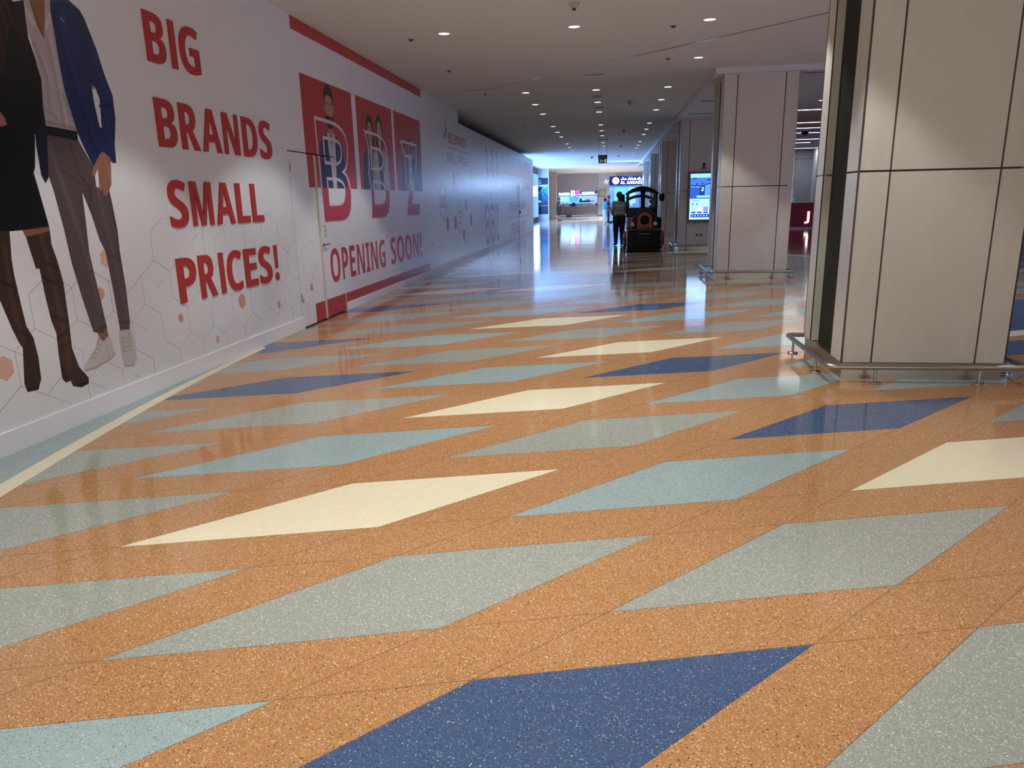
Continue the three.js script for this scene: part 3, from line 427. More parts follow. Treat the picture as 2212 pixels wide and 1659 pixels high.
function railAround(z, label, x0 = 1.97, x1 = 3.27) {
  const r = 0.0235, y = 0.137, o = 0.135, a = x0 - o, b = x1 + o, f = z + 0.125, k = z - 1.24 - 0.125, R = 0.07, pts = [], cx = (x0 + x1) / 2;
  const t = thing('bumper_rail', label, 'rail', [cx, 0, z], 'steel bumper rails around the columns'); const A = a - cx, B = b - cx, F = f - z, K = k - z;
  const path = new THREE.CurvePath(), P = (x, zz) => new THREE.Vector3(x, y, zz), L = (p, q) => path.add(new THREE.LineCurve3(p, q)), C = (p, m, q) => path.add(new THREE.QuadraticBezierCurve3(p, m, q));
  L(P(A + R, F), P(B - R, F)); C(P(B - R, F), P(B, F), P(B, F - R)); L(P(B, F - R), P(B, K + R)); C(P(B, K + R), P(B, K), P(B - R, K)); L(P(B - R, K), P(A + R, K)); C(P(A + R, K), P(A, K), P(A, K + R)); L(P(A, K + R), P(A, F - R)); C(P(A, F - R), P(A, F), P(A + R, F));
  const all = []; for (const c of path.curves) { const n = c.isLineCurve3 ? 2 : 8; for (let i = 0; i < n; i++) all.push(c.getPoint(i / n)); }
  part('tube', new THREE.TubeGeometry(new THREE.CatmullRomCurve3(all, true, 'catmullrom', 0.0001), 240, r, 14, true), brushed, t);
  for (const [px, pz] of [[A, K + 0.28], [A, F - 0.38], [A + 0.38, F], [B - 0.38, F], [B, F - 0.35], [B, K + 0.28], [A + 0.38, K], [B - 0.38, K]]) {
    const p = part('post', cyl(0.012, 0.012, y - 0.012, px, 0.012, pz, 12), brushed, t);
    part('flange', new THREE.LatheGeometry([[0, 0.016], [0.03, 0.016], [0.047, 0.012], [0.05, 0.004], [0.05, 0], [0, 0]].map((v) => new THREE.Vector2(...v)), 24).translate(px, 0, pz), chromeTrim, p);
  }
}
column(-6.36, FULL, 'large beige panelled column nearest the camera with a dark side niche');
railAround(-6.36, 'steel rail on short posts around the nearest beige column');
column(-14.5, 3.70, 'second beige column, standing behind the nearest one', { x0: 2.02, x1: 3.345, shiny: true });
railAround(-14.5, 'steel rail around the foot of the second beige column', 2.02, 3.345);
column(-22.6, 3.70, 'third beige column, carrying a glowing blue directory screen', { x0: 2.01, x1: 3.335, shiny: true });
railAround(-22.6, 'steel rail around the column with the directory screen', 2.01, 3.335);
column(-30.8, 3.70, 'fourth beige column, right behind the toy train mirror', { x0: 1.99, x1: 3.31, shiny: true });
column(-38.9, 3.70, 'fifth beige column, slender in the distance beyond the train', { x0: 1.99, x1: 3.31, shiny: true });
column(-47.0, 3.70, 'farthest beige column of the row, beside the blue kiosk sign', { x0: 1.99, x1: 3.31, shiny: true });

// ---------------------------------------------------------------- directory screen on the third column
{
  const t = thing('directory_screen', 'tall blue lit directory screen in a grey frame on a column', 'screen', [2.64, 0.80, -22.6]), fz = 0.0;
  const tex = canvas(512, 1024, (g) => {
    g.fillStyle = '#8fd0f2'; g.fillRect(0, 0, 512, 1024); g.fillStyle = '#3f74d8'; g.fillRect(0, 90, 512, 470); g.fillStyle = '#2b58bd'; g.fillRect(0, 285, 512, 270); g.fillStyle = '#5b93ee'; g.fillRect(330, 240, 182, 260);
    g.fillStyle = '#173a8c'; g.beginPath(); g.moveTo(10, 110); g.lineTo(60, 90); g.lineTo(150, 90); g.lineTo(120, 125); g.fill(); g.fillRect(0, 255, 210, 22); g.save(); g.translate(330, 235); g.rotate(-0.2); g.fillRect(0, 0, 190, 24); g.restore(); g.fillRect(215, 250, 120, 250); g.fillRect(380, 120, 110, 36); g.fillRect(140, 205, 30, 50); g.fillRect(255, 190, 34, 40);
    g.fillStyle = '#dff2ff'; for (const x of [20, 70, 130, 180, 230]) g.fillRect(x, 288, 26, 12); g.beginPath(); g.ellipse(280, 372, 26, 18, 0, 0, 7); g.fill(); g.fillRect(276, 300, 30, 52); g.fillStyle = '#7fd4ee'; g.beginPath(); g.roundRect(150, 484, 350, 50, 24); g.fill();
    g.fillStyle = '#a9daf4'; g.fillRect(0, 556, 512, 468); g.fillStyle = '#24508e'; g.font = 'bold 34px sans-serif'; g.fillText('THE POINT', 50, 615); g.fillRect(440, 585, 60, 20); for (const [x, y] of [[50, 655], [50, 685], [150, 655], [150, 685]]) g.fillRect(x, y, 42, 16);
    for (const [x, c] of [[40, '#9fe0b8'], [180, '#c9b3c9'], [320, '#8d86dd'], [455, '#5f7ad8']]) { g.fillStyle = c; g.fillRect(x, 735, 105, 105); g.fillStyle = '#1d4f9a'; g.beginPath(); g.roundRect(x, 850, 105, 34, 14); g.fill(); }
    g.fillStyle = '#e9d9d4'; g.beginPath(); g.arc(232, 788, 38, 0, 7); g.fill(); g.fillStyle = '#1531b4'; g.beginPath(); g.roundRect(30, 905, 480, 70, 30); g.fill(); g.fillStyle = '#dfe8ff'; for (let k = 0; k < 7; k++) { g.beginPath(); g.arc(72 + k * 66, 940, 15, 0, 7); g.fill(); }
  });
  part('frame', [bx(-0.39, 0.39, 1.40, 1.46, 0.002, 0.06), bx(-0.39, 0.39, 0, 0.09, 0.002, 0.06), bx(-0.39, -0.325, 0.09, 1.40, 0.002, 0.06), bx(0.325, 0.39, 0.09, 1.40, 0.002, 0.06), bx(-0.325, 0.325, 0.09, 1.40, 0.002, 0.04)], std(0x6f6a63, 0.4, 0.5), t);
  part('screen', new THREE.PlaneGeometry(0.65, 1.31).translate(0, 0.745, 0.042), glow(0xffffff, 1.5, { emissiveMap: tex }), t);
  const l = new THREE.RectAreaLight(new THREE.Color(0.34, 0.55, 1), 1.7, 0.65, 1.31); l.position.set(0, 0.745, 0.07); t.add(l);
  l.rotation.set(0, Math.PI, 0);
}
{ // map-pin pictogram above the screen, wall sockets below
  const k = std(0x1e1d1c, 0.5), t = thing('map_pin_sign', 'black map pin pictogram above the directory screen', 'sign', [2.69, 2.34, -22.6]);
  const shape = new THREE.Shape(); shape.absarc(0, 0.115, 0.045, -0.6, Math.PI + 0.6, false); shape.lineTo(0, 0.01); const hole = new THREE.Path(); hole.absarc(0, 0.115, 0.03, 0, 7, false); shape.holes.push(hole);
  part('pin', new THREE.ExtrudeGeometry(shape, { depth: 0.004, bevelEnabled: false, curveSegments: 20 }), k, t); part('dot', cylZ(0.012, 0, 0.004, 0, 0.115, 16), k, t);
  const base = new THREE.Shape([[-0.085, -0.02], [0.085, -0.02], [0.05, 0.045], [0.025, 0.045], [0, 0.012], [-0.025, 0.045], [-0.05, 0.045]].map((p) => new THREE.Vector2(...p))); base.holes.push(new THREE.Path([[-0.062, -0.006], [0.062, -0.006], [0.042, 0.03], [0.03, 0.03], [0, -0.004], [-0.03, 0.03], [-0.042, 0.03]].map((p) => new THREE.Vector2(...p))));
  part('map', new THREE.ExtrudeGeometry(base, { depth: 0.004, bevelEnabled: false }), k, t);
  for (const [x, s] of [[2.57, 'left'], [2.685, 'right']]) { const o = thing('wall_socket', s + ' one of two small sockets below the directory screen', 'socket', [x, 0.40, -22.6], 'sockets on the third column'); part('plate', rbx(-0.038, 0.038, 0, 0.076, 0, 0.008, 0.003), std(0x55514b, 0.5), o); part('insert', bx(-0.022, 0.022, 0.016, 0.06, 0.008, 0.010), std(0x9a948a, 0.5), o); }
}

// ---------------------------------------------------------------- ceiling fittings
const lens = glow(0xfff6ea, 1.9), lensCool = glow(0xf2f6ff, 5), white = std(0xe4e0da, 0.5), ringMat = std(0xd8d4ce, 0.35);
const ringGeo = new THREE.LatheGeometry([[0.078, 0], [0.082, -0.012], [0.098, -0.012], [0.103, 0]].map((v) => new THREE.Vector2(...v)), 28);
const cupGeo = new THREE.LatheGeometry([[0.0, -0.0005], [0.079, -0.0005], [0.079, -0.0015], [0, -0.0015]].map((v) => new THREE.Vector2(...v)), 24);
const lensGeo = new THREE.CylinderGeometry(0.0775, 0.0775, 0.003, 24).translate(0, -0.0045, 0);
function downlight(x, z, label, group, warm, cd = LAMP_CD, colour = warm ? WARM : COOL) {
  const t = thing('downlight', label, 'ceiling light', [x, H, z], group);
  part('ring', ringGeo, ringMat, t); part('reflector', cupGeo, chromeTrim, t); part('lens_light', lensGeo, warm ? lens : lensCool, t);
  const s = new THREE.SpotLight(colour, cd, 0, 0.785, 0.15, 2); s.position.set(0, -0.03, 0); s.target.position.set(0, -3, 0); s.castShadow = true; s.shadow.radius = 2.6; t.add(s); t.add(s.target);
}
const nth = ['first', 'second', 'third', 'fourth', 'fifth', 'sixth', 'seventh', 'eighth', 'ninth', 'tenth', 'eleventh', 'twelfth', 'thirteenth', 'fourteenth', 'fifteenth', 'sixteenth', 'seventeenth', 'eighteenth', 'nineteenth', 'twentieth', 'twenty-first'];
for (const [x, side] of [[-2.30, 'left'], [-0.515, 'middle'], [1.255, 'right']]) {
  downlight(x, -10.6, side + ' one of the three nearest round downlights in view', 'downlights of the near ceiling', true);
  [-7.95, -5.3, -2.65, 0, 2.65, 5.3, 7.95].forEach((z, i) => downlight(x, z, 'round downlight of the ' + side + ' row, ' + nth[i] + ' one outside the top of the picture', 'downlights of the near ceiling', true));  // rows carried on out of view and behind the camera, lighting walls and columns
}
downlight(1.42, -13.3, 'single round downlight between the ceiling joint and the second column', 'downlights of the near ceiling', true);
for (const [x, side] of [[-1.84, 'left'], [-0.337, 'middle'], [1.16, 'right']]) for (let k = 0; k < 7; k++) for (let m = 0; m < 3; m++) {
  const z = -16.52 - 7.58 * k - 2.04 * m; if (z < FAR + 1) continue;
  downlight(x, z, 'round downlight beyond the ceiling joint, ' + nth[k * 3 + m] + ' from the camera in the ' + side + ' row', 'downlights of the far ceiling', false, LAMP_CD * (k < 2 ? 0.25 : k < 4 ? 0.32 : k < 5 ? 1.3 : 6.5), k > 3 ? FAR_WHITE : COOL);
}
[[4.9, -3.4], [4.9, -8.2], [4.9, -13.0], [6.9, -3.4], [6.9, -8.2], [6.9, -13.0]].forEach(([x, z], i) => downlight(x, z, nth[i] + ' of the round downlights hidden right of the nearest column', 'downlights right of the columns', true, LAMP_CD * 0.9));  // out of view, placed to light the floor right of the columns
downlight(5.15, -19.9, 'small round downlight glimpsed between the first and second columns', 'downlights right of the columns', false);
// linear lights of the food court
const tubeLight = glow(0xffffff, 5);
[[5.05, 1.35, -21.9], [5.95, 1.55, -25.7], [6.42, 1.7, -27.75], [6.92, 1.6, -29.85], [7.7, 1.0, -33.3], [8.2, 0.7, -35.4]].forEach(([x, w, z], i) => {
  const t = thing('linear_light', nth[i] + ' white linear ceiling light from the front over the food court', 'ceiling light', [x + w / 2 - 0.1, H, z], 'linear lights over the food court');
  part('housing', bx(-w / 2 - 0.02, w / 2 + 0.02, -0.012, 0, -0.06, 0.06), white, t); part('diffuser_light', bx(-w / 2, w / 2, -0.018, -0.012, -0.045, 0.045), tubeLight, t);
  const l = new THREE.RectAreaLight(new THREE.Color(1, 1, 1), 20, w, 0.09); l.position.set(0, -0.03, 0); l.rotation.x = -Math.PI / 2; t.add(l);
});
// smoke detectors, sprinklers, loudspeakers, dome camera, diffuser
const detectorGeo = new THREE.LatheGeometry([[0, -0.062], [0.022, -0.06], [0.03, -0.045], [0.034, -0.036], [0.056, -0.03], [0.062, -0.012], [0.068, -0.008], [0.068, 0], [0, 0]].map((v) => new THREE.Vector2(...v)), 24);
[[-0.458, -9.42, 'white smoke detector at the top edge of the picture', 1], [0.42, -18.68, 'first smoke detector in the far ceiling right of the middle lights', 0], [0.41, -26.2, 'second smoke detector in the far ceiling right of the middle lights', 0], [0.40, -33.8, 'third smoke detector in the far ceiling right of the middle lights', 0], [0.39, -41.3, 'fourth smoke detector in the far ceiling right of the middle lights', 0]].forEach(([x, z, label, near]) => {
  const t = thing('smoke_detector', label, 'detector', [x, H, z], near ? undefined : 'smoke detectors in the far ceiling'); part('housing', detectorGeo, near ? std(0xb9b2aa, 0.5) : std(0x8f8983, 0.5), t); part('chamber', new THREE.CylinderGeometry(0.026, 0.018, 0.02, 16).translate(0, -0.068, 0), std(0x2b2828, 0.5), t);
});
[[-2.84, -10.88, 'small ceiling sprinkler left of the nearest lights'], [-2.86, -13.5, 'small ceiling sprinkler above the three red posters'], [0.815, -10.9, 'small ceiling sprinkler between two of the nearest lights'], [0.92, -13.3, 'small ceiling sprinkler left of the single downlight'], [-2.72, -16.45, 'small ceiling sprinkler beyond the left end of the joint'], [-2.75, -24.0, 'small dark ceiling sprinkler over the far hoarding']].forEach(([x, z, label]) => {
  const t = thing('sprinkler', label, 'sprinkler', [x, H, z], 'ceiling sprinklers'); part('rose', new THREE.CylinderGeometry(0.045, 0.045, 0.006, 20).translate(0, -0.003, 0), std(0x7d766e, 0.5, 0.4), t); part('head', new THREE.CylinderGeometry(0.02, 0.014, 0.02, 12).translate(0, -0.016, 0), std(0x4a443e, 0.5, 0.5), t);
});
[[-0.33, -17.55, 'round ceiling loudspeaker grille after the first middle light'], [-0.33, -19.7, 'round ceiling loudspeaker grille after the second middle light'], [-0.345, -27.36, 'round ceiling loudspeaker grille just before the exit sign']].forEach(([x, z, label]) => { const t = thing('ceiling_speaker', label, 'loudspeaker', [x, H, z], 'ceiling loudspeakers'); part('grille', new THREE.CylinderGeometry(0.12, 0.12, 0.006, 28).translate(0, -0.003, 0), std(0x8d867e, 0.7), t); part('rim', new THREE.TorusGeometry(0.12, 0.006, 8, 28).rotateX(Math.PI / 2).translate(0, -0.004, 0), std(0xa59e95, 0.5), t); });
{ const t = thing('ceiling_camera', 'small dark dome camera left of the hanging exit sign', 'camera', [-1.06, H, -41.5]); part('base', new THREE.CylinderGeometry(0.09, 0.1, 0.04, 20).translate(0, -0.02, 0), white, t); part('dome', new THREE.SphereGeometry(0.07, 20, 10, 0, 7, Math.PI / 2, Math.PI / 2).translate(0, -0.04, 0), std(0x0e0e10, 0.15), t); }
{ const t = thing('air_diffuser', 'long slotted air diffuser just beyond the ceiling joint', 'vent', [-0.34, H, -14.57]); part('frame', [bx(-0.21, 0.21, -0.01, 0, -0.075, -0.062), bx(-0.21, 0.21, -0.01, 0, 0.062, 0.075), bx(-0.21, -0.195, -0.01, 0, -0.062, 0.062), bx(0.195, 0.21, -0.01, 0, -0.062, 0.062)], std(0xb9b3ab, 0.3, 0.5), t); for (const z of [-0.03, 0.03]) part('slot', bx(-0.19, 0.19, -0.004, -0.001, z - 0.02, z + 0.02), std(0x3a3532, 0.7), t); }
{ const t = thing('wall_diffuser', 'air outlet strip glimpsed over the second column', 'vent', [4.0, 3.70, -14.62]); part('frame', bx(-0.55, 0.55, -0.02, 0, -0.12, 0.12), std(0xc9bcc4, 0.35, 0.4), t); part('slot', bx(-0.51, 0.51, -0.024, -0.018, -0.05, 0.03), std(0x6b5e68, 0.6), t); }
{ // hanging exit sign
  const t = thing('exit_sign', 'green running-man exit sign hanging from the ceiling on two rods', 'sign', [-0.335, 2.905, -30.08]);
  const tex = canvas(256, 140, (g) => { g.fillStyle = '#06281d'; g.fillRect(0, 0, 256, 140); g.strokeStyle = g.fillStyle = '#dff5e4'; g.lineWidth = 11; g.lineCap = 'round'; g.beginPath(); g.arc(82, 30, 10, 0, 7); g.fill(); g.beginPath(); g.moveTo(76, 48); g.lineTo(62, 80); g.lineTo(82, 98); g.lineTo(70, 124); g.moveTo(62, 80); g.lineTo(44, 102); g.lineTo(24, 104); g.moveTo(76, 50); g.lineTo(98, 66); g.moveTo(74, 50); g.lineTo(46, 56); g.stroke(); g.lineWidth = 9; g.beginPath(); g.moveTo(140, 40); g.lineTo(140, 100); g.moveTo(122, 82); g.lineTo(140, 102); g.lineTo(158, 82); g.stroke(); g.fillRect(190, 18, 40, 106); });
  part('sign_panel', bx(-0.165, 0.165, 0, 0.185, -0.015, 0.012), std(0x0c2a20, 0.4), t); part('sign_face', new THREE.PlaneGeometry(0.32, 0.175).translate(0, 0.0925, 0.0135), glow(0xffffff, 0.55, { emissiveMap: tex }), t);
  part('box', rbx(-0.183, 0.183, 0.187, 0.318, -0.05, 0.04, 0.006), std(0x77726b, 0.6), t); for (const x of [-0.165, 0.165]) part('rod', rod([x, 0.318, 0], [x, 0.88, 0], 0.005), std(0x8a857d, 0.4, 0.6), t); part('plate', bx(-0.19, 0.19, 0.88, 0.895, -0.04, 0.04), std(0x7c766f, 0.6), t);
}
// ---------------------------------------------------------------- toy train
{
  const black = new THREE.MeshPhysicalMaterial({ color: 0x030304, roughness: 0.34, specularIntensity: 0.22 }), navy = new THREE.MeshPhysicalMaterial({ color: 0x0a1024, roughness: 0.35 }), red = new THREE.MeshPhysicalMaterial({ color: 0x7a0c12, roughness: 0.35 }), tan = std(0x8b7a60, 0.5, 0.3), chrome = std(0xcfcfcf, 0.15, 1);
  const t = thing('toy_train', 'black and red ride-on toy train engine facing the camera', 'train', [0.985, 0, -21.8]);
  const bp = part('bumper', rbx(-0.5, 0.5, 0.16, 0.645, -0.16, 0, 0.012), black, t);
  part('trim', [bx(-0.51, 0.515, 0.645, 0.662, -0.17, 0.006), bx(-0.505, -0.49, 0.17, 0.645, 0, 0.006), bx(0.475, 0.49, 0.17, 0.645, 0, 0.006)], tan, bp);
  part('lettering', Array.from({ length: 11 }, (_, i) => bx(-0.16 + i * 0.031, -0.14 + i * 0.031, 0.522 + (i % 3) * 0.004, 0.538, 0, 0.003)), std(0xb9b6b0, 0.6), bp);
  part('chassis', [rbx(-0.50, 0.44, 0.02, 0.17, -2.4, -0.06, 0.02), bx(-0.46, 0.46, 0.17, 0.7, -2.5, -0.25)], black, t);
  for (const x of [-0.30, -0.1, 0.1, 0.3]) part('slat', rbx(x - 0.05, x + 0.05, 0.06, 0.155, -0.06, -0.03, 0.008), black, t);
  const boiler = part('boiler', cylZ(0.315, -1.35, -0.12, 0, 0.93, 40), black, t);
  for (const z of [-0.14, -0.7, -1.2]) part('boiler_band', new THREE.TorusGeometry(0.316, 0.012, 8, 40).translate(0, 0.93, z), z > -0.5 ? red : black, boiler);
  const arch = new THREE.Shape(); arch.moveTo(-0.21, 0.69); arch.lineTo(-0.21, 0.93); arch.absarc(0, 0.93, 0.21, Math.PI, 0, true); arch.lineTo(0.21, 0.69);
  const door = part('front_plate', new THREE.ExtrudeGeometry(arch, { depth: 0.03, bevelEnabled: true, bevelSize: 0.008, bevelThickness: 0.008, bevelSegments: 2, curveSegments: 24 }).translate(0, 0, -0.10), red, t);
  part('smokebox_door', new THREE.LatheGeometry([[0, 0.02], [0.10, 0.018], [0.125, 0.008], [0.13, 0], [0, 0]].map((v) => new THREE.Vector2(...v)), 32).rotateX(Math.PI / 2).translate(0, 0.92, -0.062), black, door);
  for (const [x, y] of [[-0.345, 0.79], [0.305, 0.81]]) { const h = part('headlight', new THREE.LatheGeometry([[0, 0.0], [0.02, 0], [0.05, 0.06], [0.054, 0.075], [0.046, 0.072], [0, 0.06]].map((v) => new THREE.Vector2(...v)), 24).rotateX(Math.PI / 2).translate(x, y, -0.13), chrome, t); part('stalk', rod([x - 0.03, 0.66, -0.14], [x - 0.03, 0.98, -0.14], 0.008), tan, h); }
  for (let k = 0; k < 9; k++) { const a = 0.9 + k * 0.24; part('rivet', new THREE.SphereGeometry(0.012, 10, 8).translate(Math.cos(a) * 0.268, 0.93 + Math.sin(a) * 0.268, -0.118), chrome, boiler); }
  part('chimney', new THREE.LatheGeometry([[0.075, 0], [0.06, 0.05], [0.055, 0.42], [0.085, 0.52], [0.10, 0.56], [0.085, 0.57], [0, 0.57]].map((v) => new THREE.Vector2(...v)), 28).translate(-0.045, 1.22, -0.42), black, t);
  part('dome', new THREE.SphereGeometry(0.10, 24, 12, 0, 7, 0, Math.PI / 2).translate(-0.02, 1.22, -0.95), black, t);
  for (const s of [-1, 1]) part('tank', rbx(s * 0.30, s * 0.50, 0.66, 0.98, -1.4, -0.3, 0.03), s < 0 ? red : black, t);
  // cab
  const cab = part('cab', [rbx(-0.49, -0.42, 0.64, 1.70, -1.62, -1.54, 0.015), rbx(0.37, 0.44, 0.64, 1.70, -1.62, -1.54, 0.015), rbx(-0.49, -0.42, 0.64, 1.66, -2.45, -2.37, 0.015), rbx(0.37, 0.44, 0.64, 1.66, -2.45, -2.37, 0.015), bx(-0.49, 0.44, 0.6, 1.02, -1.60, -1.56), bx(-0.49, -0.46, 0.6, 1.0, -2.4, -1.6), bx(0.41, 0.44, 0.6, 1.0, -2.4, -1.6)], black, t);
  const roof = new THREE.Shape(); roof.moveTo(-0.53, 1.66); roof.quadraticCurveTo(-0.36, 1.86, -0.025, 1.885); roof.quadraticCurveTo(0.31, 1.86, 0.48, 1.66); roof.lineTo(0.40, 1.66); roof.quadraticCurveTo(0.25, 1.745, -0.025, 1.76); roof.quadraticCurveTo(-0.30, 1.745, -0.45, 1.66);
  part('roof', new THREE.ExtrudeGeometry(roof, { depth: 1.15, bevelEnabled: true, bevelSize: 0.01, bevelThickness: 0.01, bevelSegments: 2, curveSegments: 16 }).translate(0, 0, -2.6), black, t);
  part('seat', [rbx(-0.36, 0.32, 0.72, 0.80, -2.3, -1.95, 0.03), rbx(-0.36, 0.32, 0.78, 1.25, -2.36, -2.28, 0.03)], navy, t);
  part('steering_wheel', new THREE.TorusGeometry(0.13, 0.014, 10, 28).rotateX(-0.5).translate(-0.03, 1.12, -1.72), black, t);
  for (const s of [-1, 1]) { const m = part('mirror', rbx(s * 0.53 - 0.025 - (s < 0 ? 0.145 : 0), s * 0.53 - 0.025 + (s < 0 ? 0 : 0.145), 1.44, 1.665, -1.56, -1.50, 0.03, 3), black, t); part('mirror_arm', rod([s * 0.44 - 0.025, 1.55, -1.58], [s * 0.58 - 0.025, 1.55, -1.54], 0.011), black, m); }
  for (const s of [-1, 1]) for (const z of [-0.55, -1.25, -2.05]) { const w = part('wheel', cylX(0.215, s * 0.51, s * 0.585, 0.375 - (z < -1 ? 0.14 : 0), z, 32), red, t); part('hub', cylX(0.06, s * 0.585, s * 0.605, 0.375 - (z < -1 ? 0.14 : 0), z, 20), black, w); }
  // carriage
  const c = thing('toy_train_carriage', 'open dark navy carriage coupled behind the toy train engine', 'train', [0.985, 0, -25.1]);
  part('body', [rbx(-0.42, 0.42, 0.18, 0.72, -1.9, 0, 0.03), bx(-0.10, 0.10, 0.2, 0.28, 0, 0.72)], navy, c);
  const r2 = new THREE.Shape(); r2.moveTo(-0.46, 1.50); r2.quadraticCurveTo(-0.3, 1.64, 0, 1.66); r2.quadraticCurveTo(0.3, 1.64, 0.46, 1.50); r2.lineTo(0.40, 1.46); r2.quadraticCurveTo(0.25, 1.55, 0, 1.56); r2.quadraticCurveTo(-0.25, 1.55, -0.40, 1.46);
  part('roof', new THREE.ExtrudeGeometry(r2, { depth: 1.9, bevelEnabled: false, curveSegments: 14 }).translate(0, 0, -1.9), navy, c);
  for (const x of [-0.40, 0.40]) for (const z of [-0.04, -0.95, -1.86]) part('post', rod([x, 0.7, z], [x, 1.48, z], 0.022), navy, c);
  for (const z of [-0.35, -1.15]) part('bench', [rbx(-0.36, 0.36, 0.74, 0.82, z - 0.3, z, 0.02), rbx(-0.36, 0.36, 0.8, 1.22, z - 0.34, z - 0.27, 0.02)], red, c);
  for (const x of [-0.3, 0.3]) part('lamp_housing', cylZ(0.045, 0, 0.03, x, 1.34, 20), chrome, c);
  for (const s of [-1, 1]) for (const z of [-0.4, -1.5]) part('wheel', cylX(0.16, s * 0.36, s * 0.43, 0.16, z, 24), black, c);
}

// ---------------------------------------------------------------- people
// capsules: [ax, ay, az, ra, bx, by, bz, rb, region]; one continuous surface, coloured by region
function person(label, at, turn, height, bones, colours, hair, res) {
  const t = thing('person', label, 'person', at); t.rotation.y = turn;
  const mc = new MarchingCubes(res, new THREE.MeshStandardMaterial(), false, false, 200000), half = height * 0.53, cy = height * 0.5, n = res, K = 0.028;
  const near = (x, y, z) => {
    let d = 1e9, best = 1e9, region = 0;
    for (const [ax, ay, az, ra, b0, b1, b2, rb, g] of bones) {
      const vx = b0 - ax, vy = b1 - ay, vz = b2 - az, wx = x - ax, wy = y - ay, wz = z - az, q = Math.min(1, Math.max(0, (vx * wx + vy * wy + vz * wz) / (vx * vx + vy * vy + vz * vz + 1e-9)));
      const e = Math.hypot(wx - vx * q, wy - vy * q, wz - vz * q) - (ra + (rb - ra) * q), h = Math.max(K - Math.abs(d - e), 0) / K;
      d = Math.min(d, e) - h * h * K * 0.25; if (e < best) { best = e; region = g; }
    }
    return [d, region];
  };
  for (let k = 0; k < n; k++) for (let j = 0; j < n; j++) for (let i = 0; i < n; i++) {
    const x = (i - n / 2) / (n / 2) * half, y = (j - n / 2) / (n / 2) * half + cy, z = (k - n / 2) / (n / 2) * half;
    mc.field[k * n * n + j * n + i] = (Math.abs(x) > 0.62 || Math.abs(z) > 0.62) ? -1 : -near(x, y, z)[0];
  }
  mc.isolation = 0; mc.update();
  const c = mc.count, pos = mc.positionArray.slice(0, c * 3), col = new Float32Array(c * 3), tmp = new THREE.Color(), nor = mc.normalArray.slice(0, c * 3);
  for (let i = 0; i < c; i++) { const x = pos[3 * i] * half, y = pos[3 * i + 1] * half + cy, z = pos[3 * i + 2] * half; pos[3 * i] = x; pos[3 * i + 1] = y; pos[3 * i + 2] = z; tmp.set(colours[near(x, y, z)[1]]); col[3 * i] = tmp.r; col[3 * i + 1] = tmp.g; col[3 * i + 2] = tmp.b; }
  const g = new THREE.BufferGeometry(); g.setAttribute('position', new THREE.BufferAttribute(pos, 3)); g.setAttribute('normal', new THREE.BufferAttribute(nor, 3)); g.setAttribute('color', new THREE.BufferAttribute(col, 3));
  g.computeVertexNormals();
  part('body', g, new THREE.MeshStandardMaterial({ vertexColors: true, roughness: 0.75 }), t);
  if (hair) part('hair', hair, std(0x14100f, 0.7), t);
  return t;
}
const headBones = (y, z, skin) => [[0, y + 0.005, z, 0.078, 0, y + 0.055, z - 0.012, 0.088, skin], [0, y - 0.055, z + 0.022, 0.052, 0, y - 0.03, z + 0.02, 0.062, skin], [0, y - 0.012, z + 0.09, 0.012, 0, y + 0.02, z + 0.082, 0.009, skin], [-0.085, y, z, 0.016, -0.086, y + 0.03, z, 0.017, skin], [0.085, y, z, 0.016, 0.086, y + 0.03, z, 0.017, skin]];
const hairCap = (y, z, r, drop) => { const g = new THREE.SphereGeometry(r, 28, 18, 0, Math.PI * 2, 0, Math.PI * drop); g.rotateX(-0.55); g.scale(0.93, 1.03, 1.0); return g.translate(0, y, z); };
function hand(x, y, z, dir, curl, skin) {                           // palm, four fingers and a thumb; dir: unit vector of the fingers
  const [dx, dy, dz] = dir, out = [[x, y, z, 0.026, x + dx * 0.06, y + dy * 0.06, z + dz * 0.06, 0.030, skin]];
  for (let f = -1.5; f <= 1.5; f++) { const o = f * 0.019, l = 0.055 - Math.abs(f - 0.3) * 0.007, px = x + dx * 0.065 + (dy ? 0 : 0), py = y + dy * 0.065, pz = z + dz * 0.065 + o; out.push([px, py, pz, 0.0095, px + dx * l, py + dy * l, pz + dz * l + curl, 0.008, skin]); }
  out.push([x + dx * 0.01, y + dy * 0.01, z + dz * 0.01 + 0.03, 0.010, x + dx * 0.045, y + dy * 0.045, z + dz * 0.045 + 0.05, 0.008, skin]);
  return out;
}
const SKIN = 0, TOP = 1, LEG = 2, SHOE = 3;
const torso = (w, h0, h1, g, d = 0.10) => [[-w, h1, 0, d * 0.62, w, h1, 0, d * 0.62, g], [-w * 0.72, h1 - 0.14, 0.01, d * 1.02, w * 0.72, h1 - 0.14, 0.01, d * 1.02, g], [-w * 0.52, (h0 + h1) / 2 - 0.04, 0, d, w * 0.52, (h0 + h1) / 2 - 0.04, 0, d, g], [-w * 0.6, h0 + 0.03, 0, d * 1.06, w * 0.6, h0 + 0.03, 0, d * 1.06, g]];
const leg = (s, hip, knee, foot, g, r = 1) => [[s * 0.10, hip, -0.01, 0.088 * r, s * 0.105, knee, 0.015, 0.062 * r, g], [s * 0.105, knee, 0.015, 0.060 * r, s * 0.11, 0.10, -0.01, 0.044 * r, g]].concat(foot ? [[s * 0.11, 0.055, -0.03, 0.038, s * 0.12, 0.035, 0.16, 0.032, SHOE], [s * 0.11, 0.10, -0.012, 0.04, s * 0.11, 0.055, -0.02, 0.042, SHOE]] : []);
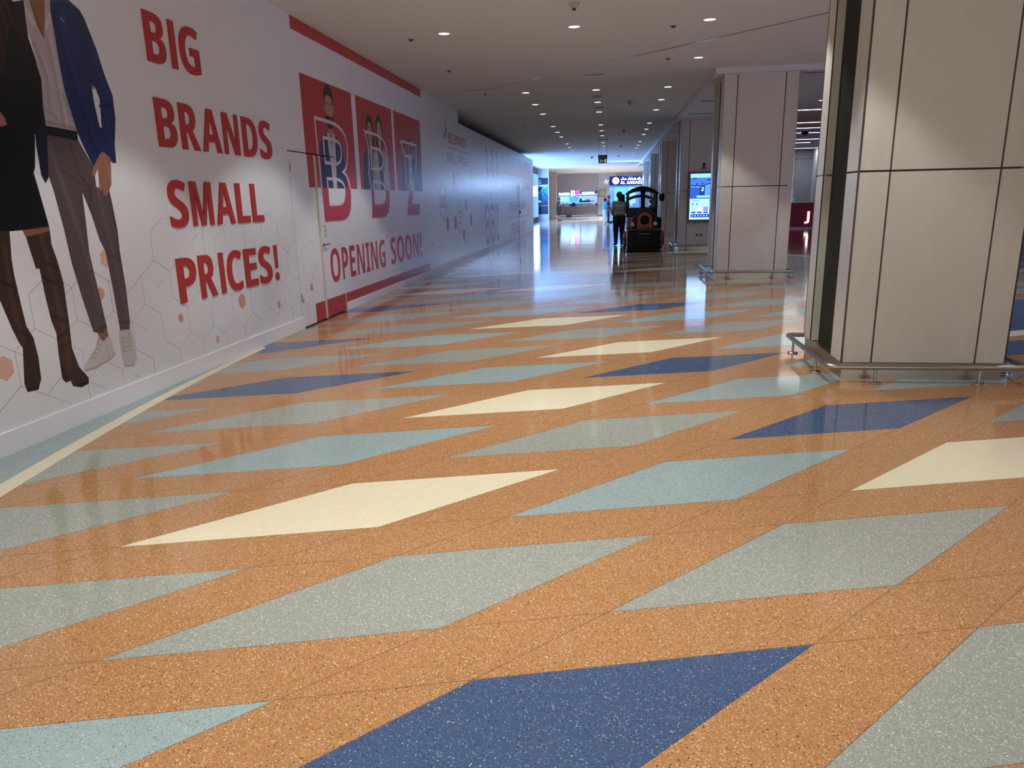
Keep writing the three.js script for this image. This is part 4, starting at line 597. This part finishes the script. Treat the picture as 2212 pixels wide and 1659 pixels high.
person('man in a grey shirt and black trousers, back turned, beside the toy train', [0.29, 0, -25.25], Math.PI + 0.25, 1.76, [
  ...headBones(1.62, 0.02, SKIN), [0, 1.50, 0, 0.055, 0, 1.58, 0.01, 0.052, SKIN], ...torso(0.165, 1.02, 1.40, TOP, 0.112),
  [0.19, 1.40, 0, 0.058, 0.265, 1.12, -0.03, 0.05, TOP], [0.265, 1.12, -0.03, 0.046, 0.18, 1.02, 0.20, 0.034, TOP], ...hand(0.15, 1.02, 0.22, [-0.8, 0.1, 0.6], 0.01, SKIN),
  [-0.19, 1.40, 0, 0.058, -0.27, 1.13, -0.02, 0.05, TOP], [-0.27, 1.13, -0.02, 0.046, -0.20, 1.03, 0.20, 0.034, TOP], ...hand(-0.18, 1.03, 0.22, [0.8, 0.1, 0.6], 0.01, SKIN),
  [-0.09, 0.97, 0, 0.115, 0.09, 0.97, 0, 0.115, LEG], ...leg(1, 0.92, 0.50, true, LEG, 1.36), ...leg(-1, 0.92, 0.50, true, LEG, 1.36),
], ['#6b4634', '#8b8a95', '#0c0c0f', '#08080a'], hairCap(1.655, 0.008, 0.112, 0.56), 128);
person('person in a long black top looking at a phone by the ice cream counter', [-3.87, 0, -55.8], 1.25, 1.66, [
  ...headBones(1.53, 0.05, SKIN), [0, 1.41, 0.01, 0.05, 0, 1.49, 0.035, 0.048, SKIN], ...torso(0.15, 0.98, 1.32, TOP, 0.115),
  [-0.10, 0.96, 0, 0.13, 0.10, 0.96, 0, 0.13, TOP], [-0.10, 0.95, 0, 0.13, -0.11, 0.52, 0, 0.12, TOP], [0.10, 0.95, 0, 0.13, 0.11, 0.52, 0, 0.12, TOP],
  [0.17, 1.31, 0, 0.055, 0.20, 1.08, 0.06, 0.046, TOP], [0.20, 1.08, 0.06, 0.04, 0.06, 1.22, 0.28, 0.03, SKIN], ...hand(0.05, 1.23, 0.29, [-0.3, 0.4, 0.85], 0.008, SKIN),
  [-0.17, 1.31, 0, 0.055, -0.20, 1.08, 0.06, 0.046, TOP], [-0.20, 1.08, 0.06, 0.04, -0.05, 1.22, 0.28, 0.03, SKIN], ...hand(-0.04, 1.23, 0.29, [0.3, 0.4, 0.85], 0.008, SKIN),
  ...leg(1, 0.62, 0.46, true, SKIN), ...leg(-1, 0.62, 0.46, true, SKIN),
], ['#8a6350', '#0b0b0f', '#0b0b0f', '#1c1a1c'], hairCap(1.565, 0.035, 0.108, 0.55), 96);
solo('phone', rbx(-3.44, -3.425, 1.28, 1.43, -55.76, -55.68, 0.006), std(0xe6e6ea, 0.4), 'pale phone held up by the person in black', 'phone');
person('person in a bright blue top and white trousers beside the kiosk', [-0.36, 0, -46.8], 2.0, 1.58, [
  ...headBones(1.46, 0.03, SKIN), [0, 1.34, 0.0, 0.048, 0, 1.42, 0.02, 0.046, SKIN], ...torso(0.145, 0.96, 1.26, TOP, 0.108), [-0.08, 0.93, 0, 0.125, 0.08, 0.93, 0, 0.125, TOP],
  [0.165, 1.25, 0, 0.055, 0.22, 1.02, 0.04, 0.048, TOP], [0.22, 1.02, 0.04, 0.042, 0.14, 1.06, 0.26, 0.032, TOP], ...hand(0.13, 1.07, 0.27, [-0.2, 0.2, 0.95], 0.008, SKIN),
  [-0.165, 1.25, 0, 0.055, -0.24, 1.02, 0.02, 0.048, TOP], [-0.24, 1.02, 0.02, 0.042, -0.20, 0.86, 0.14, 0.032, SKIN], ...hand(-0.20, 0.85, 0.15, [0, -0.8, 0.6], 0.008, SKIN),
  ...leg(1, 0.86, 0.46, true, LEG, 1.3), ...leg(-1, 0.86, 0.46, true, LEG, 1.3),
], ['#8a6350', '#2f86d6', '#c9cdd6', '#e2e2e4'], hairCap(1.495, 0.015, 0.112, 0.62), 96);
person('person in dark navy clothes half hidden behind the kiosk edge', [-0.14, 0, -48.0], 1.4, 1.74, [
  ...headBones(1.61, 0.03, SKIN), [0, 1.49, 0.0, 0.05, 0, 1.57, 0.02, 0.048, SKIN], ...torso(0.15, 1.02, 1.39, TOP, 0.108), [-0.09, 0.97, 0, 0.115, 0.09, 0.97, 0, 0.115, LEG],
  [0.18, 1.38, 0, 0.056, 0.23, 1.11, 0, 0.048, TOP], [0.23, 1.11, 0, 0.042, 0.20, 0.90, 0.1, 0.032, TOP], ...hand(0.20, 0.89, 0.11, [0, -0.85, 0.5], 0.008, SKIN),
  [-0.18, 1.38, 0, 0.056, -0.23, 1.11, 0, 0.048, TOP], [-0.23, 1.11, 0, 0.042, -0.20, 0.90, 0.1, 0.032, TOP], ...hand(-0.20, 0.89, 0.11, [0, -0.85, 0.5], 0.008, SKIN),
  ...leg(1, 0.92, 0.50, true, LEG), ...leg(-1, 0.92, 0.50, true, LEG),
], ['#6b4a3a', '#141a30', '#10131f', '#0a0a0c'], hairCap(1.645, 0.018, 0.110, 0.56), 96);

// ---------------------------------------------------------------- far end: ice cream shop, walls, banner, kiosk
const lilac = std(0xc9c6cc, 0.5), stone = std(0xc4bcb0, 0.5);
const wallFar = structure(new THREE.Group(), 'pale panelled wall closing the far end of the hall'); wallFar.name = 'wall_far'; scene.add(wallFar);
part('backing', bx(-12, RIGHT, 0, H, FAR - 3.2, FAR - 3.5), std(0x8d8b90, 0.8), wallFar);
for (const [y0, y1] of [[0.12, 0.95], [0.97, 1.72], [1.74, 2.52], [2.54, 3.2], [3.22, H]]) { part('panel', bx(-1.18, 0.42, y0, y1, FAR + 0.02, FAR - 0.1), lilac, wallFar); part('panel', bx(0.44, 3.4, y0, y1, FAR + 0.02, FAR - 0.1), y0 > 2.5 ? std(0xa9a3a0, 0.6) : lilac, wallFar); part('panel', bx(3.42, RIGHT, y0, y1, FAR + 0.02, FAR - 0.1), lilac, wallFar); part('panel', bx(-12, -5.0, y0, y1, FAR + 0.02, FAR - 0.1), stone, wallFar); }
part('skirting', bx(-1.18, RIGHT, 0, 0.12, FAR + 0.03, FAR - 0.1), std(0x77726c, 0.5), wallFar);
{
  const t = thing('ice_cream_shop', 'brightly lit ice cream shop with grey fascia and counter at the far end', 'shop', [-3.06, 0, FAR]);
  part('fascia', bx(-1.87, 1.87, 2.30, 3.78, 0.08, -0.2), std(0xb4b3ba, 0.55), t);
  for (const s of [-1.87, 1.83]) part('jamb', bx(s, s + 0.05, 0, 2.3, 0.08, -2.8), std(0x6c6b70, 0.5), t);
  part('ceiling', bx(-1.87, 1.87, 2.30, 2.35, -0.2, -2.8), white, t);
  const inner = part('back_wall', bx(-1.87, 1.87, 0, 2.3, -2.8, -2.9), std(0x7fa9d6, 0.5), t);  // blue light on this wall is put into its colour
  const menu = canvas(1024, 256, (g) => { g.fillStyle = '#62a8ee'; g.fillRect(0, 0, 1024, 256); seed = 5; for (let k = 0; k < 4; k++) { g.fillStyle = ['#7fc8f6', '#4f8fe6', '#74b6f4', '#8a9df0'][k]; g.fillRect(k * 256 + 8, 12, 240, 190); for (let q = 0; q < 9; q++) { g.fillStyle = ['#e8f6ff', '#3a6fc4', '#f2c9dc', '#274f97'][q % 4]; g.fillRect(k * 256 + 20 + rnd() * 190, 26 + rnd() * 150, 10 + rnd() * 30, 6 + rnd() * 12); } } });
  part('menu_screen', new THREE.PlaneGeometry(3.6, 0.9).translate(0, 1.6, -2.79), glow(0xffffff, 1.9, { emissiveMap: menu }), inner);
  const l = new THREE.RectAreaLight(new THREE.Color(0.35, 0.62, 1), 1.6, 3.6, 0.9); l.position.set(0, 1.6, -2.7); l.rotation.y = Math.PI; t.add(l);
  for (const [a, b] of [[-1.87, -0.72], [-0.72, -0.1], [-0.1, 1.1], [1.1, 1.87]]) part('counter_panel', rbx(a + 0.006, b - 0.006, 0.09, 0.92, 0.0, -0.7, 0.006), std(a > -0.72 && b < 0 ? 0x8b857f : 0x9a948e, 0.5), t);
  part('plinth', bx(-1.8, 1.8, 0, 0.09, -0.03, -0.65), std(0x3a3a3e, 0.5), t);
  part('plinth_light', [bx(-1.8, -1.05, 0.055, 0.085, -0.03, -0.005), bx(-0.55, 1.85, 0.055, 0.085, -0.03, -0.005)], glow(0xc4dcff, 1.4), t);
  const glass = new THREE.MeshPhysicalMaterial({ color: 0xffffff, transmission: 1, roughness: 0.02, thickness: 0 });
  for (const [a, b] of [[-1.75, -0.8], [-0.05, 1.65]]) { const k = part('display_case', [bx(a, b, 0.92, 0.98, -0.05, -0.65), bx(a, b, 1.24, 1.27, -0.15, -0.65)], std(0xbfd0e6, 0.4), t); part('case_light', bx(a + 0.03, b - 0.03, 1.225, 1.239, -0.2, -0.5), glow(0x9fcbff, 1.8), k); part('case_glass', bx(a, b, 0.98, 1.24, -0.05, -0.056), glass, k); for (let q = 0; q < Math.round((b - a) / 0.24); q++) part('tub', bx(a + 0.05 + q * 0.24, a + 0.25 + q * 0.24, 0.98, 1.08, -0.15, -0.6), std([0x8fb6e8, 0x9a86d8, 0xd8e4f0, 0xe3c3d4][q % 4], 0.6), k); }
  part('till', [rbx(-0.62, -0.2, 0.92, 1.10, -0.1, -0.5, 0.01), rbx(-0.5, -0.22, 1.08, 1.26, -0.2, -0.26, 0.01)], std(0x16171c, 0.5), t);
  part('machine', [rbx(0.15, 1.2, 1.27, 1.42, -0.2, -0.6, 0.01), rbx(0.2, 0.38, 1.42, 1.62, -0.3, -0.5, 0.02)], std(0x1a1b26, 0.4), t);
  for (let q = 0; q < 6; q++) part('cup_stack', cyl(0.05, 0.06, 0.12 + (q % 2) * 0.05, 0.75 + q * 0.14, 1.42 - (q > 3 ? 0.15 : 0), -0.42, 14), std([0xf1e6ea, 0xe9a8c4, 0x9fc4ee][q % 3], 0.5), t);
  // lit letters of the sign
  const signWhite = glow(0xeaf6ff, 3.6), signPink = glow(0xff3cc0, 4);
  const text3 = (s, w, h, x, y, m, name) => { const g = new TextGeometry(s, { font, size: 1, depth: 0.1, curveSegments: 6 }); g.computeBoundingBox(); const b = g.boundingBox; g.translate(-b.min.x, -b.min.y, 0); g.scale(w / (b.max.x - b.min.x), h / (b.max.y - b.min.y), 0.8); return part(name, g.translate(x, y, 0.02), m, t); };
  text3('BASKIN', 0.98, 0.25, -1.70, 1.92, signWhite, 'sign_letters'); text3('ROBBINS', 1.16, 0.25, 0.42, 1.95, signWhite, 'sign_letters'); text3('B', 0.40, 0.48, -0.60, 1.84, signWhite, 'sign_letter'); text3('R', 0.40, 0.48, -0.12, 1.84, signPink, 'sign_letter');
  part('sign_rail', bx(-1.85, 1.85, 1.84, 1.9, -0.02, 0.02), std(0x77757c, 0.5), t);
  const s1 = new THREE.RectAreaLight(new THREE.Color(0.4, 0.7, 1), 2.4, 3.3, 0.35); s1.position.set(0, 2.05, 0.15); s1.rotation.y = Math.PI; t.add(s1);
}
{ const t = thing('picture', 'small yellowish framed picture on the far wall right of the ice cream shop', 'picture', [-0.78, 1.75, FAR + 0.02]); part('frame', rbx(-0.3, 0.3, 0, 0.62, 0, 0.04, 0.01), std(0x5a5a48, 0.5), t); part('canvas', bx(-0.26, 0.26, 0.04, 0.58, 0.04, 0.045), std(0xb9b88a, 0.7), t); }
{ // pier at the left of the far end
  const t = thing('stone_pier', 'pale stone pier between the blue banner and the ice cream shop', 'column', [-4.87, 0, -62.9]); for (const [a, b] of [[0.02, 1.2], [1.21, 2.4], [2.41, 3.45], [3.46, FULL]]) part('block', rbx(-0.33, 0.33, a, b, -0.66, 0, 0.004, 1), stone, t); part('foot', bx(-0.34, 0.34, 0, 0.03, -0.67, 0.01), std(0x5a554d, 0.6), t);
}
{ // banner wall with the underwater poster
  const t = thing('shop_banner', 'tall navy opening banner with an underwater diver picture', 'banner', [-5.6, 0, -56.07]);
  part('wall_board', rbx(-3.0, 0.98, 0, FULL, -0.2, -0.002, 0.004), std(0xd3dbe6, 0.5), t);
  const tex = canvas(512, 1024, (g) => {
    g.fillStyle = '#10164a'; g.fillRect(0, 0, 512, 1024); g.fillStyle = '#3d9fc6'; g.fillRect(0, 185, 512, 585);
    seed = 8; for (let k = 0; k < 150; k++) { const y = rnd(); g.fillStyle = ['#57b6d6', '#2f8dbb', '#1f6d9f', '#134a78', '#0b2f55'][Math.min(4, Math.floor(y * 4.2 + rnd() * 1.2))]; g.beginPath(); g.ellipse(rnd() * 512, 185 + y * 585, 30 + rnd() * 50, 14 + rnd() * 26, rnd() * 3, 0, 7); g.save(); g.clip(); g.fillRect(0, 186, 512, 584); g.restore(); }
    g.fillStyle = '#eaf6fa'; g.beginPath(); g.ellipse(330, 200, 170, 34, 0.1, 0, Math.PI); g.fill(); g.fillStyle = '#0a2338'; g.beginPath(); g.moveTo(60, 250); g.lineTo(200, 290); g.lineTo(300, 235); g.lineTo(330, 300); g.lineTo(260, 340); g.lineTo(300, 400); g.lineTo(180, 350); g.lineTo(90, 320); g.closePath(); g.fill(); g.fillStyle = '#cfe6ee'; g.beginPath(); g.moveTo(80, 570); g.lineTo(300, 650); g.lineTo(270, 705); g.lineTo(90, 620); g.fill(); g.fillStyle = '#061a2e'; g.fillRect(0, 715, 512, 55);
    g.fillStyle = '#c9d3e6'; g.fillRect(0, 770, 512, 8); g.fillStyle = '#eef2fb'; g.font = 'bold 74px sans-serif'; g.fillText('OPEN', 110, 165); g.lineWidth = 15; g.strokeStyle = '#eef2fb'; g.lineCap = 'round'; g.beginPath(); g.moveTo(290, 78); g.quadraticCurveTo(270, 50, 255, 78); g.lineTo(210, 78); g.quadraticCurveTo(190, 50, 178, 78); g.quadraticCurveTo(150, 84, 120, 96); g.stroke(); for (const [x, y] of [[232, 42], [205, 40], [180, 44]]) g.fillRect(x, y, 12, 12); for (const y of [820, 860, 900, 950]) g.fillRect(40, y, 60 + (y % 3) * 30, 9);
  });
  part('glowing_print', new THREE.PlaneGeometry(1.25, 2.65).translate(0.30, 1.825, 0.004), new THREE.MeshStandardMaterial({ map: tex, roughness: 0.45, emissive: 0xffffff, emissiveMap: tex, emissiveIntensity: 0.35 }), t);  // faint emission stands in for the light falling on the print
}
// shop with a wall of blue-white screens, opening beyond the end of the hoarding
{
  const t = thing('screen_wall', 'wall of glowing blue-white video screens beyond the end of the hoarding', 'screen', [-5.3, 0, -47]);
  part('frame', [bx(-0.5, -0.1, 0, FULL, -8.6, 8.6)], std(0x2a2d38, 0.5), t);
  for (let k = 0; k < 8; k++) part('glow_panel', bx(-0.1, -0.06, 0.35, 3.35, -8.5 + k * 2.12, -6.44 + k * 2.12), glow(k % 3 === 1 ? 0x7f8fff : 0x5fb4ff, 1.5), t);
  const l = new THREE.RectAreaLight(new THREE.Color(0.2, 0.45, 1), 8.5, 17, 3); l.position.set(0, 1.85, 0); l.rotation.y = -Math.PI / 2; t.add(l);
}
{ const t = thing('neon_sign', 'small glowing pink and white sign sticking out past the hoarding end', 'sign', [-4.22, 1.75, -41]); part('sign_blade', rbx(-0.02, 0.22, 0, 0.55, -0.05, 0.05, 0.03), glow(0xffd6e2, 2.5), t); part('bracket', rod([-1.19, 0.3, 0], [-0.015, 0.3, 0], 0.02), steel, t); }
{ // money exchange kiosk
  const t = thing('kiosk', 'kiosk with a navy lit sign above pale glass cases', 'kiosk', [-0.11, 0, -49.42]), navyK = std(0x0a1550, 0.35);
  part('plinth', bx(0, 4.4, 0, 0.10, 0.02, -2.6), std(0x101014, 0.4), t);
  part('post', [bx(0, 0.26, 0.1, 2.37, 0, -0.3), bx(4.1, 4.4, 0.1, 2.37, 0, -0.3), bx(1.75, 1.95, 0.1, 2.37, 0, -0.3)], std(0x9fb4d6, 0.4), t);
  part('counter', [bx(0.26, 1.75, 0.1, 1.15, -0.06, -0.5), bx(1.95, 4.1, 0.1, 1.15, -0.06, -0.5)], std(0x93a6cc, 0.45), t);
  part('poster_screen', bx(0.32, 1.15, 1.2, 2.25, -0.10, -0.14), glow(0x59b6e6, 1.9), t); part('lit_panel', bx(1.2, 1.72, 1.2, 2.25, -0.10, -0.14), glow(0x7fc0ff, 1.8), t); part('back_wall', bx(0, 4.4, 0.1, 2.37, -2.5, -2.6), std(0x6f90d6, 0.5), t);
  const sg = part('sign_box', rbx(0, 4.4, 2.37, 2.95, 0.06, -0.4, 0.02), navyK, t), sw = glow(0xe6fbff, 4.0);
  part('sign_logo', [new THREE.RingGeometry(0.10, 0.22, 32).translate(0.42, 2.66, 0.068), new THREE.CircleGeometry(0.13, 20, 2.4, 4.2).translate(0.42, 2.66, 0.069)], sw, sg);
  const g = new TextGeometry('AL ANSARI EXCHANGE', { font, size: 0.19, depth: 0.02, curveSegments: 5 }); g.computeBoundingBox(); g.scale(2.9 / g.boundingBox.max.x, 1, 1); part('sign_letters', g.translate(0.72, 2.44, 0.06), sw, sg);
  // the same name in Arabic script above: connected baseline with strokes and dots
  const ar = []; seed = 31; for (let x = 0.74; x < 3.6;) { const w = rr(0.14, 0.34); ar.push(bx(x, x + w, 2.70, 2.735, 0.06, 0.078)); for (let q = x; q < x + w - 0.03; q += 0.075) { const h = rr(0.03, 0.15); ar.push(bx(q, q + 0.035, 2.73, 2.735 + h, 0.06, 0.078)); } if (rnd() < 0.7) ar.push(bx(x + w * 0.4, x + w * 0.4 + 0.035, 2.84, 2.87, 0.06, 0.078)); if (rnd() < 0.4) ar.push(bx(x + w * 0.6, x + w * 0.6 + 0.035, 2.665, 2.69, 0.06, 0.078)); x += w + rr(0.015, 0.07); } part('sign_script', ar, sw, sg);
  const l = new THREE.RectAreaLight(new THREE.Color(0.3, 0.52, 1), 25, 3.6, 0.5); l.position.set(2.1, 2.66, 0.15); l.rotation.y = Math.PI; t.add(l);
}
{ const t = thing('hanging_star', 'white star-shaped lit decoration hanging left of the kiosk sign', 'decoration', [-0.30, 2.62, -49.2]); const s = new THREE.Shape(); for (let k = 0; k < 8; k++) { const r = k % 2 ? 0.09 : 0.24, a = k * Math.PI / 4 + 0.5; k ? s.lineTo(Math.cos(a) * r, Math.sin(a) * r) : s.moveTo(Math.cos(a) * r, Math.sin(a) * r); } part('star_sign', new THREE.ExtrudeGeometry(s, { depth: 0.03, bevelEnabled: false }), glow(0xcfefff, 0.9), t); part('wire', rod([0, 0.2, 0.015], [0, H - 2.62, 0.015], 0.006), steel, t); }

// ---------------------------------------------------------------- food court glimpsed between the columns
{
  const t = thing('red_counter', 'red food counter with a white letter, seen between two columns', 'counter', [9.6, 0, -35.84]), redC = new THREE.MeshPhysicalMaterial({ color: 0x9a0c14, roughness: 0.3 });
  part('front', rbx(-1.45, 2.6, 0.07, 1.16, -0.7, 0, 0.01), redC, t); part('kickplate', bx(-1.45, 2.6, 0, 0.07, -0.7, 0.01), std(0xb9b4b0, 0.3, 0.7), t); part('top', rbx(-1.48, 2.63, 1.16, 1.20, -0.72, 0.03, 0.008), std(0xc9c4c0, 0.3), t);
  part('glass', bx(-1.4, 2.55, 1.2, 1.84, -0.06, -0.05), new THREE.MeshPhysicalMaterial({ color: 0xffffff, transmission: 1, roughness: 0.02, thickness: 0 }), t);
  const g = new TextGeometry('J', { font, size: 0.42, depth: 0.03, curveSegments: 8 }); part('sign_letter', g.translate(-0.62, 0.36, 0), glow(0xffffff, 3), t);
  part('notice', [bx(-1.36, -1.14, 1.2, 1.42, -0.22, -0.2)], std(0xe4e2e0, 0.6), t);
  const w = structure(new THREE.Group(), 'blue-grey panelled wall behind the food counter'); w.name = 'wall_food_court'; scene.add(w);
  for (let k = 0; k < 7; k++) part('panel', rbx(6.2 + k * 1.05, 7.23 + k * 1.05, 0, 3.3, -40.4, -40.2, 0.01, 1), std(k % 3 === 2 ? 0xd3d9e2 : 0xa9b0b9, 0.3), w);
  part('header', bx(6.2, RIGHT, 3.32, H, -40.4, -40.15), std(0xaeb0b6, 0.6), w);
  const hl = thing('added_light_strip', 'added white light strip brightening the wall behind the food counter', 'ceiling light', [10, H, -38.9]); part('housing', bx(-3.2, 3.2, -0.05, 0, -0.1, 0.1), white, hl); part('diffuser_light', bx(-3.1, 3.1, -0.06, -0.05, -0.07, 0.07), glow(0xffffff, 2.5), hl); const hr = new THREE.RectAreaLight(new THREE.Color(0.92, 0.96, 1), 14, 6.2, 0.14); hr.position.set(0, -0.08, 0); hr.rotation.x = -Math.PI / 2; hl.add(hr);  // added strip that brightens the wall behind the counter
  const p = thing('white_pier', 'slim white glossy pier behind the red counter', 'column', [10.25, 0, -39.2]); part('shaft', rbx(-0.2, 0.2, 0.1, FULL, -0.4, 0, 0.02), new THREE.MeshPhysicalMaterial({ color: 0xd9dde4, roughness: 0.2 }), p); part('foot', bx(-0.22, 0.22, 0, 0.1, -0.42, 0.02), std(0x77757c, 0.5), p);
  const d = thing('dome_camera', 'black dome camera under the ceiling lights of the food court', 'camera', [6.9, H, -28.6]); part('base', new THREE.CylinderGeometry(0.16, 0.18, 0.05, 24).translate(0, -0.025, 0), white, d); part('dome', new THREE.SphereGeometry(0.14, 24, 10, 0, 7, Math.PI / 2, Math.PI / 2).translate(0, -0.05, 0), std(0x0c0c0e, 0.15), d);
}
{ // unseen violet lit front behind the first column, placed to tint plinths and floor
  const t = thing('unseen_violet_shopfront', 'violet lit shopfront out of view on the right, tinting plinths and floor', 'shop', [13.4, 0, -9]); part('frame', bx(0.1, 0.4, 0, FULL, -5.2, 5.2), std(0x24232c, 0.5), t);
  for (let k = 0; k < 4; k++) part('glow_panel', bx(0.06, 0.1, 0.5, 2.9, -5 + k * 2.5, -2.6 + k * 2.5), glow(k % 2 ? 0x9a7dff : 0x7f9cff, 1.6), t);
  const l = new THREE.RectAreaLight(new THREE.Color(0.55, 0.5, 1), 1.6, 9.8, 2.4); l.position.set(0, 1.7, 0); l.rotation.y = Math.PI / 2; t.add(l);
}
{ // lit panels out of view behind the camera, placed to light the column fronts
  const t = thing('unseen_rear_panels', 'wide lit panels out of view behind the camera, lighting the column fronts', 'shop', [1, 0, BACK]); part('frame', [bx(-7.2, 7.2, 0.2, 0.4, -0.12, 0), bx(-7.2, 7.2, 3.3, 3.5, -0.12, 0)], std(0x55524e, 0.5), t);
  for (let k = 0; k < 6; k++) part('lit_panel', bx(-7.1 + k * 2.4, -4.85 + k * 2.4, 0.4, 3.3, -0.05, 0), glow(0xfff4e6, 0.6), t);
  const l = new THREE.RectAreaLight(new THREE.Color(1, 0.97, 0.93), 1.6, 14, 2.9); l.position.set(0, 1.85, -0.2); t.add(l);
}
renderer.render(scene, camera);
